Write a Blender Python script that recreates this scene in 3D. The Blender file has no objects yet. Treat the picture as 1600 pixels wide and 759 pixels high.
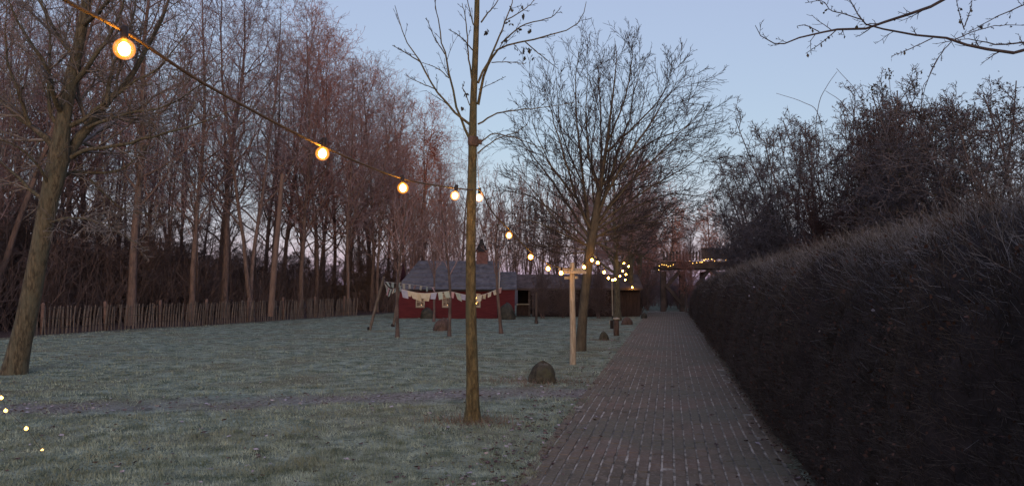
import bpy, math, numpy as np
from mathutils import Vector
R = math.radians
sc = bpy.context.scene
COL = sc.collection
# ------------------------------------------------------------------ camera, sky, light, exposure
CAMH, F, YAW, PITCH = 1.6, 1200.0, R(11.58), math.atan(64.5 / 1200)
cam = bpy.data.cameras.new('camera'); camo = bpy.data.objects.new('camera', cam); COL.objects.link(camo)
camo.location = (0, 0, CAMH); camo.rotation_euler = (R(90) + PITCH, 0, YAW)
cam.sensor_width = 36; cam.lens = 27; cam.clip_start = .05; cam.clip_end = 3000
sc.camera = camo
SUN_ELEV, SUN_ROT = R(5), R(165)
w = bpy.data.worlds.new('World'); sc.world = w; w.use_nodes = True
nt = w.node_tree; bg = nt.nodes['Background']
sky = nt.nodes.new('ShaderNodeTexSky'); sky.sky_type = 'NISHITA'; sky.sun_disc = False
sky.sun_elevation = SUN_ELEV; sky.sun_rotation = SUN_ROT; sky.ozone_density = 3; sky.dust_density = 1; sky.air_density = 1
tint = nt.nodes.new('ShaderNodeMix'); tint.data_type = 'RGBA'; tint.blend_type = 'MULTIPLY'; tint.inputs[0].default_value = 1
tint.inputs[7].default_value = (.632, .551, .285, 1)
veil = nt.nodes.new('ShaderNodeMix'); veil.data_type = 'RGBA'; veil.blend_type = 'ADD'; veil.inputs[0].default_value = 1
veil.inputs[7].default_value = (1.13, 1.10, 1.95, 1)
nt.links.new(sky.outputs[0], tint.inputs[6]); nt.links.new(tint.outputs[2], veil.inputs[6]); tc = nt.nodes.new('ShaderNodeTexCoord'); sz = nt.nodes.new('ShaderNodeSeparateXYZ'); nt.links.new(tc.outputs['Generated'], sz.inputs[0])
rose = nt.nodes.new('ShaderNodeMapRange'); rose.interpolation_type = 'SMOOTHSTEP'; rose.inputs[1].default_value = 0; rose.inputs[2].default_value = .20; rose.inputs[3].default_value = 1; rose.inputs[4].default_value = 0
nt.links.new(sz.outputs['Z'], rose.inputs[0])                       # the rosy dusk arch that rings the horizon
arch = nt.nodes.new('ShaderNodeMix'); arch.data_type = 'RGBA'; arch.blend_type = 'MULTIPLY'; arch.inputs[7].default_value = (1.04, .88, .96, 1)
nt.links.new(rose.outputs[0], arch.inputs[0]); nt.links.new(veil.outputs[2], arch.inputs[6]); nt.links.new(arch.outputs[2], bg.inputs[0])
bg.inputs[1].default_value = .15
sun = bpy.data.lights.new('sun', 'SUN'); suno = bpy.data.objects.new('sun', sun); COL.objects.link(suno)
sun.energy = .55; sun.angle = R(30); sun.color = (1, .74, .62)
sd = Vector((math.sin(SUN_ROT) * math.cos(R(12)), math.cos(SUN_ROT) * math.cos(R(12)), math.sin(R(12))))
suno.rotation_euler = sd.to_track_quat('Z', 'Y').to_euler(); suno.location = (0, -20, 30)
vs = sc.view_settings; vs.view_transform = 'Standard'; vs.look = 'None'; vs.gamma = 1; vs.exposure = .9; vs.use_curve_mapping = False
sc.render.engine = 'CYCLES'; cy = sc.cycles
cy.use_denoising = True; cy.max_bounces = 4; cy.diffuse_bounces = 2; cy.glossy_bounces = 2; cy.transparent_max_bounces = 6
cy.sample_clamp_indirect = 3; cy.caustics_reflective = False; cy.caustics_refractive = False

# ------------------------------------------------------------------ pixel <-> world
FW = np.array((-math.sin(YAW) * math.cos(PITCH), math.cos(YAW) * math.cos(PITCH), math.sin(PITCH)))
RT = np.array((math.cos(YAW), math.sin(YAW), 0.)); UP = np.cross(RT, FW)
C0 = np.array((0, 0, CAMH))
def P(px, py, d): return C0 + FW * d + RT * ((px - 800) / F * d) + UP * ((379.5 - py) / F * d)
def G(px, py, z=0.):
    v = FW + RT * ((px - 800) / F) + UP * ((379.5 - py) / F)
    return C0 + v * ((z - CAMH) / v[2])
def B(px, d):
    p = P(px, 444, d); p[2] = 0; return p
def norm(a): return a / np.maximum(np.linalg.norm(a, axis=-1, keepdims=True), 1e-9)

# ------------------------------------------------------------------ materials
def mat(name, c1, c2=None, scale=4., rough=.85, bump=0., bscale=None, stretch=(1, 1, 1), frost=None, emit=None, estr=0, contrast=(.35, .65), spec=.2, c3=None, scale3=.6):
    m = bpy.data.materials.new(name); m.use_nodes = True; n = m.node_tree.nodes; l = m.node_tree.links
    b = n['Principled BSDF']; b.inputs['Roughness'].default_value = rough; b.inputs['Specular IOR Level'].default_value = spec
    if emit:
        b.inputs['Base Color'].default_value = (*c1, 1); b.inputs['Emission Color'].default_value = (*emit, 1); b.inputs['Emission Strength'].default_value = estr
        return m
    geo = n.new('ShaderNodeNewGeometry'); mp = n.new('ShaderNodeMapping'); mp.inputs['Scale'].default_value = stretch
    l.new(geo.outputs['Position'], mp.inputs[0])
    def ramp(sc_, lo, hi, det=5):
        t = n.new('ShaderNodeTexNoise'); t.inputs['Scale'].default_value = sc_; t.inputs['Detail'].default_value = det; t.inputs['Roughness'].default_value = .65
        l.new(mp.outputs[0], t.inputs['Vector'])
        r = n.new('ShaderNodeMapRange'); r.inputs['From Min'].default_value = lo; r.inputs['From Max'].default_value = hi
        l.new(t.outputs['Fac'], r.inputs['Value']); return r.outputs[0]
    def mix(f, a, bb):
        x = n.new('ShaderNodeMix'); x.data_type = 'RGBA'
        for s, v in ((0, f), (6, a), (7, bb)):
            if hasattr(v, 'is_linked'): l.new(v, x.inputs[s])
            elif isinstance(v, tuple): x.inputs[s].default_value = (*v, 1)
            else: x.inputs[s].default_value = v
        return x.outputs[2]
    col = mix(ramp(scale, *contrast), c1, c2 or c1)
    if c3: col = mix(ramp(scale3, .45, .7, 3), col, c3)
    if frost:                                   # rime that settles on whatever faces up
        s = n.new('ShaderNodeSeparateXYZ'); l.new(geo.outputs['Normal'], s.inputs[0])
        r = n.new('ShaderNodeMapRange'); r.inputs['From Min'].default_value = frost[3]; r.inputs['From Max'].default_value = 1.; r.inputs['To Max'].default_value = frost[4]
        l.new(s.outputs['Z'], r.inputs['Value']); col = mix(r.outputs[0], col, tuple(frost[:3]))
    l.new(col, b.inputs['Base Color'])
    if bump:
        t = n.new('ShaderNodeTexNoise'); t.inputs['Scale'].default_value = bscale or scale * 3; t.inputs['Detail'].default_value = 6
        l.new(mp.outputs[0], t.inputs['Vector'])
        bm = n.new('ShaderNodeBump'); bm.inputs['Strength'].default_value = bump; bm.inputs['Distance'].default_value = .02
        l.new(t.outputs['Fac'], bm.inputs['Height']); l.new(bm.outputs[0], b.inputs['Normal'])
    return m
FR = (.42, .42, .46, .1, .5)
M = dict(
    bark_wood=mat('bark_wood', (.075, .054, .046), (.16, .115, .095), 3, bump=.5, stretch=(4, 4, 1)),
    twig_wood=mat('twig_wood', (.15, .098, .088), (.25, .165, .15), 1.2, frost=(.46, .40, .41, .1, .6)),
    twig_red=mat('twig_red', (.26, .105, .07), (.40, .185, .125), 1.2, frost=(.40, .34, .35, .2, .5)),  # reddish twigs, lightened so their colour also carries a warm glow
    bark_green=mat('bark_green', (.05, .042, .028), (.135, .115, .075), 9, bump=1., stretch=(3, 3, .7), c3=(.10, .10, .07), scale3=2.5, contrast=(.4, .6)),
    bark_brown=mat('bark_brown', (.055, .045, .032), (.11, .09, .06), 5, bump=.8, stretch=(3, 3, .8)),
    twig_grey=mat('twig_grey', (.10, .085, .07), (.17, .145, .12), 2, frost=(.40, .38, .38, .2, .45)),
    bark_ochre=mat('bark_ochre', (.065, .05, .024), (.165, .128, .06), 14, bump=1., stretch=(2, 2, .6), c3=(.085, .088, .05), scale3=3., contrast=(.4, .6)),
    twig_dark=mat('twig_dark', (.034, .028, .028), (.066, .054, .052), 3),
    twig_bush=mat('twig_bush', (.06, .05, .048), (.105, .088, .085), 2, frost=(.33, .32, .34, .2, .5)),
    leaf_dark=mat('leaf_dark', (.024, .024, .017), (.06, .056, .042), 6, rough=.6),
    leaf_brown=mat('leaf_brown', (.05, .025, .018), (.09, .05, .035), 6),
    leaf_rust=mat('leaf_rust', (.13, .038, .022), (.22, .07, .04), 5),
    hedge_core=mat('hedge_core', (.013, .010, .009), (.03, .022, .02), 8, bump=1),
    hedge_twig=mat('hedge_twig', (.026, .019, .014), (.075, .057, .045), 4, frost=(.30, .28, .25, .5, .5)),
    twig_brown=mat('twig_brown', (.06, .038, .034), (.10, .066, .06), 2),
    hedge_rime=mat('hedge_rime', (.068, .062, .057), (.15, .14, .134), 5, frost=(.40, .39, .40, .15, .75)),
    brush=mat('brush', (.075, .053, .046), (.14, .10, .088), 2, frost=(.3, .26, .26, .2, .5)),
    grass=mat('grass', (.10, .135, .085), (.41, .48, .37), 3.5, rough=.9, c3=(.20, .215, .135), scale3=1.3, contrast=(.36, .62)),
    grass_dry=mat('grass_dry', (.11, .078, .055), (.24, .18, .135), 8),
    litter=mat('litter', (.04, .026, .022), (.17, .12, .11), 40, contrast=(.45, .6)),
    litter_frost=mat('litter_frost', (.22, .19, .2), (.46, .43, .46), 25),
    joint=mat('joint', (.09, .083, .06), (.47, .44, .36), 4.5, rough=.95, bump=.6, c3=(.09, .09, .075), scale3=.8, contrast=(.4, .62)),
    paling=mat('paling', (.075, .062, .05), (.165, .138, .115), 2.5, bump=.4, stretch=(6, 6, 1)),
    paling_post=mat('paling_post', (.09, .06, .05), (.15, .10, .082), 4, bump=.4),
    wire=mat('wire', (.06, .055, .05)), cable=mat('cable', (.10, .065, .04), (.16, .11, .07), 20), rope=mat('rope', (.5, .45, .38)),
    socket=mat('socket', (.03, .022, .018), rough=.5),
    pole=mat('pole', (.26, .20, .13), (.52, .43, .31), 9, bump=.8, stretch=(5, 5, .5), rough=.75),
    stone=mat('stone', (.035, .032, .022), (.085, .075, .052), 9, bump=1, frost=(.2, .2, .17, .7, .4), c3=(.07, .07, .04), scale3=4),
    stump=mat('stump', (.06, .04, .03), (.14, .095, .075), 8, bump=1, stretch=(2, 2, .6)),
    red=mat('red', (.072, .013, .016), (.105, .02, .023), 3, bump=.2, stretch=(1, 1, 6)),
    roof=mat('roof', (.05, .05, .058), (.125, .125, .14), 3.5, bump=.5, c3=(.10, .10, .105), scale3=1.2),
    roof_brown=mat('roof_brown', (.05, .038, .034), (.11, .085, .078), 3, bump=.5),
    white=mat('white', (.27, .235, .17), (.36, .32, .25), 6), brick_red=mat('brick_red', (.10, .05, .045), (.17, .09, .08), 8),
    dark=mat('dark', (.018, .015, .014), (.03, .026, .024), 5), board=mat('board', (.028, .019, .017), (.055, .038, .034), 3, bump=.3, stretch=(5, 5, 1)),
    timber=mat('timber', (.055, .042, .036), (.12, .092, .08), 3, bump=.4), glass=mat('glass', (.02, .02, .025), rough=.12, spec=.5),
    cloth_cream=mat('cloth_cream', (.42, .38, .27), (.52, .47, .36), 9), cloth_green=mat('cloth_green', (.27, .32, .26), (.36, .40, .33), 9),
    cloth_pink=mat('cloth_pink', (.38, .22, .22), (.45, .3, .29), 9), cloth_blue=mat('cloth_blue', (.27, .28, .36), (.36, .37, .44), 9),
    core=mat('core', (1, .9, .7), emit=(1., .44, .05), estr=80), glow_small=mat('glow_small', (1, .8, .4), emit=(1, .52, .10), estr=4),
)
def halo_mat():                                # oversized globe whose glowing volume stands in for the orange halo around each lamp
    m = bpy.data.materials.new('halo_globe'); m.use_nodes = True; n = m.node_tree.nodes; l = m.node_tree.links
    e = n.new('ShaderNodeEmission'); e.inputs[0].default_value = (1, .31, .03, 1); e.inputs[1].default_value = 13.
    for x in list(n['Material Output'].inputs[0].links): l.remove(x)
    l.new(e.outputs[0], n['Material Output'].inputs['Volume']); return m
M['halo_shell'] = halo_mat()

# ------------------------------------------------------------------ mesh helpers
def mesh_np(name, V, Q, mt, smooth=True):
    V = np.asarray(V, np.float32); Q = np.asarray(Q, np.int32); k = Q.shape[1]
    me = bpy.data.meshes.new(name)
    me.vertices.add(len(V)); me.vertices.foreach_set('co', V.ravel())
    me.loops.add(Q.size); me.loops.foreach_set('vertex_index', Q.ravel())
    me.polygons.add(len(Q)); me.polygons.foreach_set('loop_start', np.arange(0, Q.size, k, dtype=np.int32))
    me.polygons.foreach_set('use_smooth', np.full(len(Q), smooth)); me.update(calc_edges=True)
    me.materials.append(M[mt] if isinstance(mt, str) else mt); return me
def link(name, me, parent=None, loc=None, rot=None):
    o = bpy.data.objects.new(name, me); COL.objects.link(o)
    if parent: o.parent = parent
    if loc is not None: o.location = loc
    if rot is not None: o.rotation_euler = rot
    return o
def tag(o, label=None, cat=None, group=None, kind=None):
    for k, v in (('label', label), ('category', cat), ('group', group), ('kind', kind)):
        if v: o[k] = v
    return o
def empty(name, loc, label, cat, group=None, rz=0):
    o = bpy.data.objects.new(name, None); COL.objects.link(o); o.location = loc; o.rotation_euler = (0, 0, rz); o.empty_display_size = .2
    return tag(o, label, cat, group)
class MB:
    """boxes, bars and tubes collected into one mesh; coordinates local to `org`"""
    def __init__(s): s.v = []; s.f = []
    def add(s, v, f):
        b = len(s.v); s.v += [tuple(map(float, p)) for p in v]; s.f += [tuple(i + b for i in q) for q in f]; return s
    def box(s, c, size, rz=0, taper=1.):
        x, y, z = size[0] / 2, size[1] / 2, size[2] / 2; ca, sa = math.cos(rz), math.sin(rz); v = []
        for k in (-1, 1):
            t = taper if k > 0 else 1
            for i, j in ((-1, -1), (1, -1), (1, 1), (-1, 1)):
                a, b = i * x * t, j * y * t; v.append((c[0] + a * ca - b * sa, c[1] + a * sa + b * ca, c[2] + k * z))
        return s.add(v, [(3, 2, 1, 0), (4, 5, 6, 7), (0, 1, 5, 4), (1, 2, 6, 5), (2, 3, 7, 6), (3, 0, 4, 7)])
    def bar(s, a, b, wd, ht=None, up=(0, 0, 1)):
        a = np.array(a, float); b = np.array(b, float); d = norm(b - a); u = np.cross(d, up)
        if np.linalg.norm(u) < .01: u = np.cross(d, (1, 0, 0))
        u = norm(u) * wd / 2; v = norm(np.cross(u, d)) * (ht or wd) / 2
        return s.add([p + x * u + y * v for p in (a, b) for x, y in ((-1, -1), (1, -1), (1, 1), (-1, 1))], [(3, 2, 1, 0), (4, 5, 6, 7), (0, 1, 5, 4), (1, 2, 6, 5), (2, 3, 7, 6), (3, 0, 4, 7)])
    def rings(s, prof, n=12, jit=0, rng=None, c=(0, 0, 0)):
        v = []; f = []
        for k, (r, z) in enumerate(prof):
            for i in range(n):
                a = 2 * math.pi * i / n; q = r * (1 + (rng.normal(0, jit) if rng is not None else 0)); v.append((c[0] + q * math.cos(a), c[1] + q * math.sin(a), c[2] + z))
            if k: f += [((k - 1) * n + i, (k - 1) * n + (i + 1) % n, k * n + (i + 1) % n, k * n + i) for i in range(n)]
        f += [tuple(range(n))[::-1], tuple((len(prof) - 1) * n + i for i in range(n))]
        return s.add(v, f)
    def mesh(s, name, mt, smooth=False):
        me = bpy.data.meshes.new(name); me.from_pydata(s.v, [], s.f); me.materials.append(M[mt] if isinstance(mt, str) else mt)
        if smooth: me.polygons.foreach_set('use_smooth', [True] * len(me.polygons))
        me.update(); return me
    def build(s, name, mt, parent=None, loc=None, rot=None, smooth=False): return link(name, s.mesh(name, mt, smooth), parent, loc, rot)

# ------------------------------------------------------------------ branching
def tubes(pts, rad, sides):
    N, S = pts.shape[:2]
    d = np.empty_like(pts); d[:, 1:-1] = pts[:, 2:] - pts[:, :-2]; d[:, 0] = pts[:, 1] - pts[:, 0]; d[:, -1] = pts[:, -1] - pts[:, -2]; d = norm(d)
    ref = np.where(np.abs(d[:, :1, 2:3]) > .8, np.array([1., 0, 0]), np.array([0, 0, 1.])); ref = np.broadcast_to(ref, d.shape)
    u = norm(np.cross(d, ref)); v = np.cross(d, u)
    a = np.arange(sides) * 2 * np.pi / sides
    V = pts[:, :, None] + rad[:, :, None, None] * (np.cos(a)[:, None] * u[:, :, None] + np.sin(a)[:, None] * v[:, :, None])
    idx = np.arange(N * S * sides).reshape(N, S, sides); nx = np.roll(idx, -1, 2)
    Q = np.stack([idx[:, :-1], nx[:, :-1], nx[:, 1:], idx[:, 1:]], -1).reshape(-1, 4)
    return V.reshape(-1, 3), Q
def join(parts):
    V = []; Q = []; b = 0
    for v, q in parts: V.append(v); Q.append(q + b); b += len(v)
    return np.concatenate(V), np.concatenate(Q)
def grow(rng, p0, d0, L, r0, r1, nseg, wob, up):
    N = len(p0); pts = np.empty((N, nseg + 1, 3)); pts[:, 0] = p0; d = norm(d0)
    for k in range(nseg):
        d = norm(d + rng.normal(0, wob, (N, 3)) + np.array([0, 0, up]))
        pts[:, k + 1] = pts[:, k] + d * (L / nseg)[:, None]
    t = np.linspace(0, 1, nseg + 1)[None]
    return pts, r0[:, None] * (1 - t) + r1 * t
def spawn(rng, pts, rad, n, t0, t1, ang, lenf, radf, taper=.5, rmin=.004, asd=.18, upb=0., Lmax=9.):
    N, S = pts.shape[:2]; seg = np.linalg.norm(np.diff(pts, axis=1), axis=2).sum(1)
    t = t0 + (t1 - t0) * (np.arange(n)[None] + rng.random((N, n))) / n
    x = t * (S - 1); i = np.minimum(x.astype(int), S - 2); f = (x - i)[..., None]; ar = np.arange(N)[:, None]
    p = pts[ar, i] * (1 - f) + pts[ar, i + 1] * f; d = norm(pts[ar, i + 1] - pts[ar, i]); r = rad[ar, i] * (1 - f[..., 0]) + rad[ar, i + 1] * f[..., 0]
    az = rng.random((N, 1)) * 6.28 + np.arange(n)[None] * 2.4 + rng.normal(0, .4, (N, n))
    ref = np.where(np.abs(d[..., 2:3]) > .9, np.array([1., 0, 0]), np.array([0, 0, 1.])); u = norm(np.cross(d, ref)); v = np.cross(d, u)
    pr = np.cos(az)[..., None] * u + np.sin(az)[..., None] * v; a = rng.normal(ang, asd, (N, n))[..., None]
    cd = np.cos(a) * d + np.sin(a) * pr + np.array([0, 0, upb])
    L = np.minimum(seg[:, None] * lenf * (1 - taper * (t - t0) / max(t1 - t0, 1e-3)) * rng.uniform(.6, 1.25, (N, n)), Lmax)
    return p.reshape(-1, 3), cd.reshape(-1, 3), L.ravel(), np.maximum(r * radf, rmin).ravel()
def curve(pp, n=14):
    pp = np.array(pp, float); pp = np.vstack([2 * pp[0] - pp[1], pp, 2 * pp[-1] - pp[-2]]); out = []; m = len(pp) - 3
    for t in np.linspace(0, m - 1e-6, n):
        i = int(t); f = t - i; a, b, c, d = pp[i:i + 4]
        out.append(.5 * (2 * b + (c - a) * f + (2 * a - 5 * b + 4 * c - d) * f * f + (3 * b - a - 3 * c + d) * f ** 3))
    return np.array(out)
def leaves(rng, p, size, droop=.3):
    """bent four-cornered leaves at points p"""
    N = len(p); a = norm(rng.normal(0, 1, (N, 3)) + np.array([0, 0, -droop])); b = norm(np.cross(a, rng.normal(0, 1, (N, 3)))); s = (size * rng.uniform(.6, 1.3, N))[:, None]
    V = np.stack([p, p + a * s * .5 + b * s * .32, p + a * s, p + a * s * .5 - b * s * .32 + np.cross(a, b) * s * .15], 1).reshape(-1, 3)
    return V, np.arange(4 * N).reshape(N, 4)

def gen_tree(seed, H, r, lean=(0, 0), clear=.3, limbs=26, lang=.75, llen=.34, lup=.10, sub=(8, 8, 4), wob=.06, tw=.006, fork=1, spread=.16, ltaper=.65, subl=(.42, .40, .5), sang=.7):
    rng = np.random.default_rng(seed)
    st = fork
    p0 = np.zeros((st, 3)); p0[:, :2] = rng.normal(0, .12 * (st > 1), (st, 2)); d0 = np.tile([lean[0], lean[1], 1.], (st, 1)); d0[:, :2] += rng.normal(0, spread * (st > 1), (st, 2))
    pts, rad = grow(rng, p0, d0, np.full(st, H) * rng.uniform(.85, 1, st), np.full(st, r) * (1 if st == 1 else rng.uniform(.55, 1, st)), .012, 14, .035, .03)
    rad[:, 0] *= 1.35
    tr = [tubes(pts, rad, 8)]
    a = spawn(rng, pts, rad, limbs, clear, .98, lang, llen, .5, ltaper, .012, upb=.1)
    lp, lr = grow(rng, *a, tw, 8, wob * 1.3, lup)
    big = a[3] > .03
    if big.any(): tr.append(tubes(lp[big], lr[big], 5))
    cr = []
    if (~big).any(): cr.append(tubes(lp[~big], lr[~big], 4))
    a = spawn(rng, lp, lr, sub[0], .15, .98, sang, subl[0], .6, .4, tw * 1.3, upb=.08); bp, br = grow(rng, *a, tw, 5, wob * 1.6, lup * .8); cr.append(tubes(bp, br, 3))
    a = spawn(rng, bp, br, sub[1], .1, .98, sang, subl[1], .7, .3, tw, upb=.05, Lmax=1.4); cp, c_ = grow(rng, *a, tw * .8, 3, wob * 1.6, lup * .6); cr.append(tubes(cp, c_, 3))
    if sub[2]:
        a = spawn(rng, cp, c_, sub[2], .2, .95, .6, subl[2], .9, .3, tw * .8, Lmax=.6); dp, dr = grow(rng, *a, tw * .6, 1, .1, .03); cr.append(tubes(dp, dr, 3))
    return tr, cr, cp[:, -1]
def tree_pair(name, mats, tr, cr):
    return mesh_np(name + '_trunk', *join(tr), mats[0]), mesh_np(name + '_crown', *join(cr), mats[1])
def put_tree(name, pair, loc, rz, s, label, group=None, cat='tree', twig=None):
    e = empty(name, loc, label, cat, group, rz); e.scale = (s, s, s) if not isinstance(s, tuple) else s
    link('trunk', pair[0], e); c = link('crown', pair[1], e)
    if twig: c.material_slots[0].link = 'OBJECT'; c.material_slots[0].material = M[twig]
    return e
def limb_tree(rng, base, trunk, tr_w, limbs, d, spread, levels, tw, tsides=10, rough=0.):
    """trunk and limbs drawn as polylines (px, py[, depth offset]) around depth d, finer wood grown on them; local to base"""
    def conv(pl, dz0, dz1): return np.array([P(q[0], q[1], d + (q[2] if len(q) > 2 else dz0 + (dz1 - dz0) * k / max(len(pl) - 1, 1))) for k, q in enumerate(pl)]) - base
    tp = curve(conv(trunk, 0, 0), 22); trad = np.interp(np.linspace(0, 1, 22), np.linspace(0, 1, len(tr_w)), tr_w) / 2
    if rough: trad = trad * (1 + rng.normal(0, rough, 22))
    TR = [tubes(tp[None], trad[None], tsides)]; LP = []; LR = []
    for pl, r0 in limbs:
        k = rng.uniform(-spread, spread); q = curve(conv(pl, 0, k), 14); q[1:-1] += rng.normal(0, .0035, (12, 3)) * np.linalg.norm(q[-1] - q[0])
        LP.append(q); LR.append(np.linspace(r0, tw, 14))
    LP = np.array(LP); LR = np.array(LR); TR.append(tubes(LP, LR, 6)); CR = []; pp, pr = LP, LR
    for (n, t0, ang, lf, rf, seg, wob, up, lmax) in levels:
        a = spawn(rng, pp, pr, n, t0, .98, ang, lf, rf, .45, tw, Lmax=lmax); pp, pr = grow(rng, *a, tw * .7, seg, wob, up); CR.append(tubes(pp, pr, 3))
    return TR, CR, pp[:, -1], LP

# ------------------------------------------------------------------ ground
TA, TB_ = G(100, 636), G(860, 614)          # worn track across the lawn
FA, FB = G(-90, 533), G(556, 492)           # picket fence line
_NG = np.random.default_rng(99).random((256, 256))
def vnoise(x, y, f, o=0):
    x = np.asarray(x, float) * f + 37.3 + o; y = np.asarray(y, float) * f + 11.7 + o * 1.7; i = np.floor(x).astype(int); j = np.floor(y).astype(int); u = x - i; v = y - j; u = u * u * (3 - 2 * u); v = v * v * (3 - 2 * v)
    g = lambda a, b: _NG[a % 256, b % 256]
    return (g(i, j) * (1 - u) + g(i + 1, j) * u) * (1 - v) + (g(i, j + 1) * (1 - u) + g(i + 1, j + 1) * u) * v
def gnd(x, y):
    m = np.clip((-1.45 - x) / 1.2, 0, 1)
    return m * (.05 * (vnoise(x, y, .45) - .5) + .03 * (vnoise(x, y, 1.7, 5) - .5) + .012 * (vnoise(x, y, 4.1, 9) - .5))
def make_ground():
    xs = np.unique(np.concatenate([np.linspace(-600, -45, 12), np.linspace(-45, -14, 60), np.linspace(-14, 4, 110), np.linspace(4, 600, 14)]))
    ys = np.unique(np.concatenate([np.linspace(-60, 0, 8), np.linspace(0, 20, 120), np.linspace(20, 60, 90), np.linspace(60, 1500, 16)]))
    X, Y = np.meshgrid(xs, ys); Z = gnd(X, Y); Z[(X > -1.22) & (X < .95)] -= .03
    V = np.stack([X, Y, Z], -1).reshape(-1, 3); n, m = len(xs), len(ys); i = (np.arange(m - 1)[:, None] * n + np.arange(n - 1)[None]).ravel()
    Q = np.stack([i, i + 1, i + n + 1, i + n], 1)
    mt = bpy.data.materials.new('lawn_ground'); mt.use_nodes = True; nn = mt.node_tree.nodes; l = mt.node_tree.links; b = nn['Principled BSDF']; b.inputs['Roughness'].default_value = .95; b.inputs['Specular IOR Level'].default_value = .1
    geo = nn.new('ShaderNodeNewGeometry')
    def noise(s, lo, hi, d=6):
        t = nn.new('ShaderNodeTexNoise'); t.inputs['Scale'].default_value = s; t.inputs['Detail'].default_value = d; l.new(geo.outputs['Position'], t.inputs['Vector'])
        r = nn.new('ShaderNodeMapRange'); r.inputs['From Min'].default_value = lo; r.inputs['From Max'].default_value = hi; l.new(t.outputs['Fac'], r.inputs['Value']); return r.outputs[0]
    def mix(f, a, bb):
        x = nn.new('ShaderNodeMix'); x.data_type = 'RGBA'
        for s, v in ((0, f), (6, a), (7, bb)):
            if isinstance(v, tuple): x.inputs[s].default_value = (*v, 1)
            else: l.new(v, x.inputs[s])
        return x.outputs[2]
    def math_(op, a, bb=None):
        x = nn.new('ShaderNodeMath'); x.operation = op
        for s, v in ((0, a), (1, bb)):
            if v is None: continue
            if isinstance(v, (int, float)): x.inputs[s].default_value = v
            else: l.new(v, x.inputs[s])
        return x.outputs[0]
    def side(A, Bp):                                # signed distance to the left of the line A->B
        t = norm(Bp[:2] - A[:2]); nv = (-t[1], t[0], 0)
        s = nn.new('ShaderNodeVectorMath'); s.operation = 'DOT_PRODUCT'; l.new(geo.outputs['Position'], s.inputs[0]); s.inputs[1].default_value = nv
        return math_('SUBTRACT', s.outputs['Value'], float(nv[0] * A[0] + nv[1] * A[1]))
    def mr(v, a, bb):
        r = nn.new('ShaderNodeMapRange'); r.inputs['From Min'].default_value = a; r.inputs['From Max'].default_value = bb; l.new(v, r.inputs['Value']); return r.outputs[0]
    col = mix(noise(3, .35, .65), (.09, .12, .08), (.31, .37, .285)); col = mix(noise(.7, .45, .7, 4), col, (.18, .175, .115)); col = mix(noise(28, .52, .68), col, (.04, .045, .034))
    wob = math_('MULTIPLY', math_('SUBTRACT', noise(1.1, 0, 1), .5), 1.3)
    tr = math_('MULTIPLY', math_('MULTIPLY', .75, noise(.6, .2, .55, 3)), mr(math_('ABSOLUTE', math_('ADD', side(TA, TB_), wob)), .8, .1))
    col = mix(tr, col, mix(noise(22, .4, .62), (.10, .08, .07), (.34, .305, .29)))
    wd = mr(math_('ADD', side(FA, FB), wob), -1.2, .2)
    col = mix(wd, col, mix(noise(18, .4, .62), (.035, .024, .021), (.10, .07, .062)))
    l.new(col, b.inputs['Base Color'])
    bp = nn.new('ShaderNodeBump'); bp.inputs['Distance'].default_value = .04; bp.inputs['Strength'].default_value = .9; l.new(noise(20, 0, 1), bp.inputs['Height']); l.new(bp.outputs[0], b.inputs['Normal'])
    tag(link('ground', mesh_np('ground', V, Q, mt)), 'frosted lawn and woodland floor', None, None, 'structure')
make_ground()

# ------------------------------------------------------------------ brick path
def brick_mat():
    m = bpy.data.materials.new('paving_brick'); m.use_nodes = True; n = m.node_tree.nodes; l = m.node_tree.links; b = n['Principled BSDF']; b.inputs['Roughness'].default_value = .85; b.inputs['Specular IOR Level'].default_value = .25
    geo = n.new('ShaderNodeNewGeometry')
    rnd = n.new('ShaderNodeTexVoronoi'); mp = n.new('ShaderNodeMapping'); mp.inputs['Scale'].default_value = (9.5, 4.7, 1); l.new(geo.outputs['Position'], mp.inputs[0]); rnd.inputs['Scale'].default_value = 1; l.new(mp.outputs[0], rnd.inputs['Vector'])
    sp = n.new('ShaderNodeSeparateColor'); l.new(rnd.outputs['Color'], sp.inputs[0])
    def mix(f, a, bb):
        x = n.new('ShaderNodeMix'); x.data_type = 'RGBA'
        for s, v in ((0, f), (6, a), (7, bb)):
            if isinstance(v, tuple): x.inputs[s].default_value = (*v, 1)
            else: l.new(v, x.inputs[s])
        return x.outputs[2]
    def noise(s, lo, hi, d=6):
        t = n.new('ShaderNodeTexNoise'); t.inputs['Scale'].default_value = s; t.inputs['Detail'].default_value = d; l.new(geo.outputs['Position'], t.inputs['Vector'])
        r = n.new('ShaderNodeMapRange'); r.inputs['From Min'].default_value = lo; r.inputs['From Max'].default_value = hi; l.new(t.outputs['Fac'], r.inputs['Value']); return r.outputs[0]
    col = mix(sp.outputs[0], (.092, .077, .052), (.155, .126, .086)); col = mix(noise(.9, .5, .7, 3), col, (.17, .122, .088))
    col = mix(noise(.8, .46, .62, 4), col, (.115, .11, .075)); col = mix(noise(35, .5, .75), col, (.21, .18, .14))
    l.new(col, b.inputs['Base Color'])
    bp = n.new('ShaderNodeBump'); bp.inputs['Distance'].default_value = .006; bp.inputs['Strength'].default_value = .8; l.new(noise(60, 0, 1), bp.inputs['Height']); l.new(bp.outputs[0], b.inputs['Normal'])
    return m
M['brick'] = brick_mat()
PX0, PX1, BW, BL = -1.25, .98, .106, .212
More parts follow.
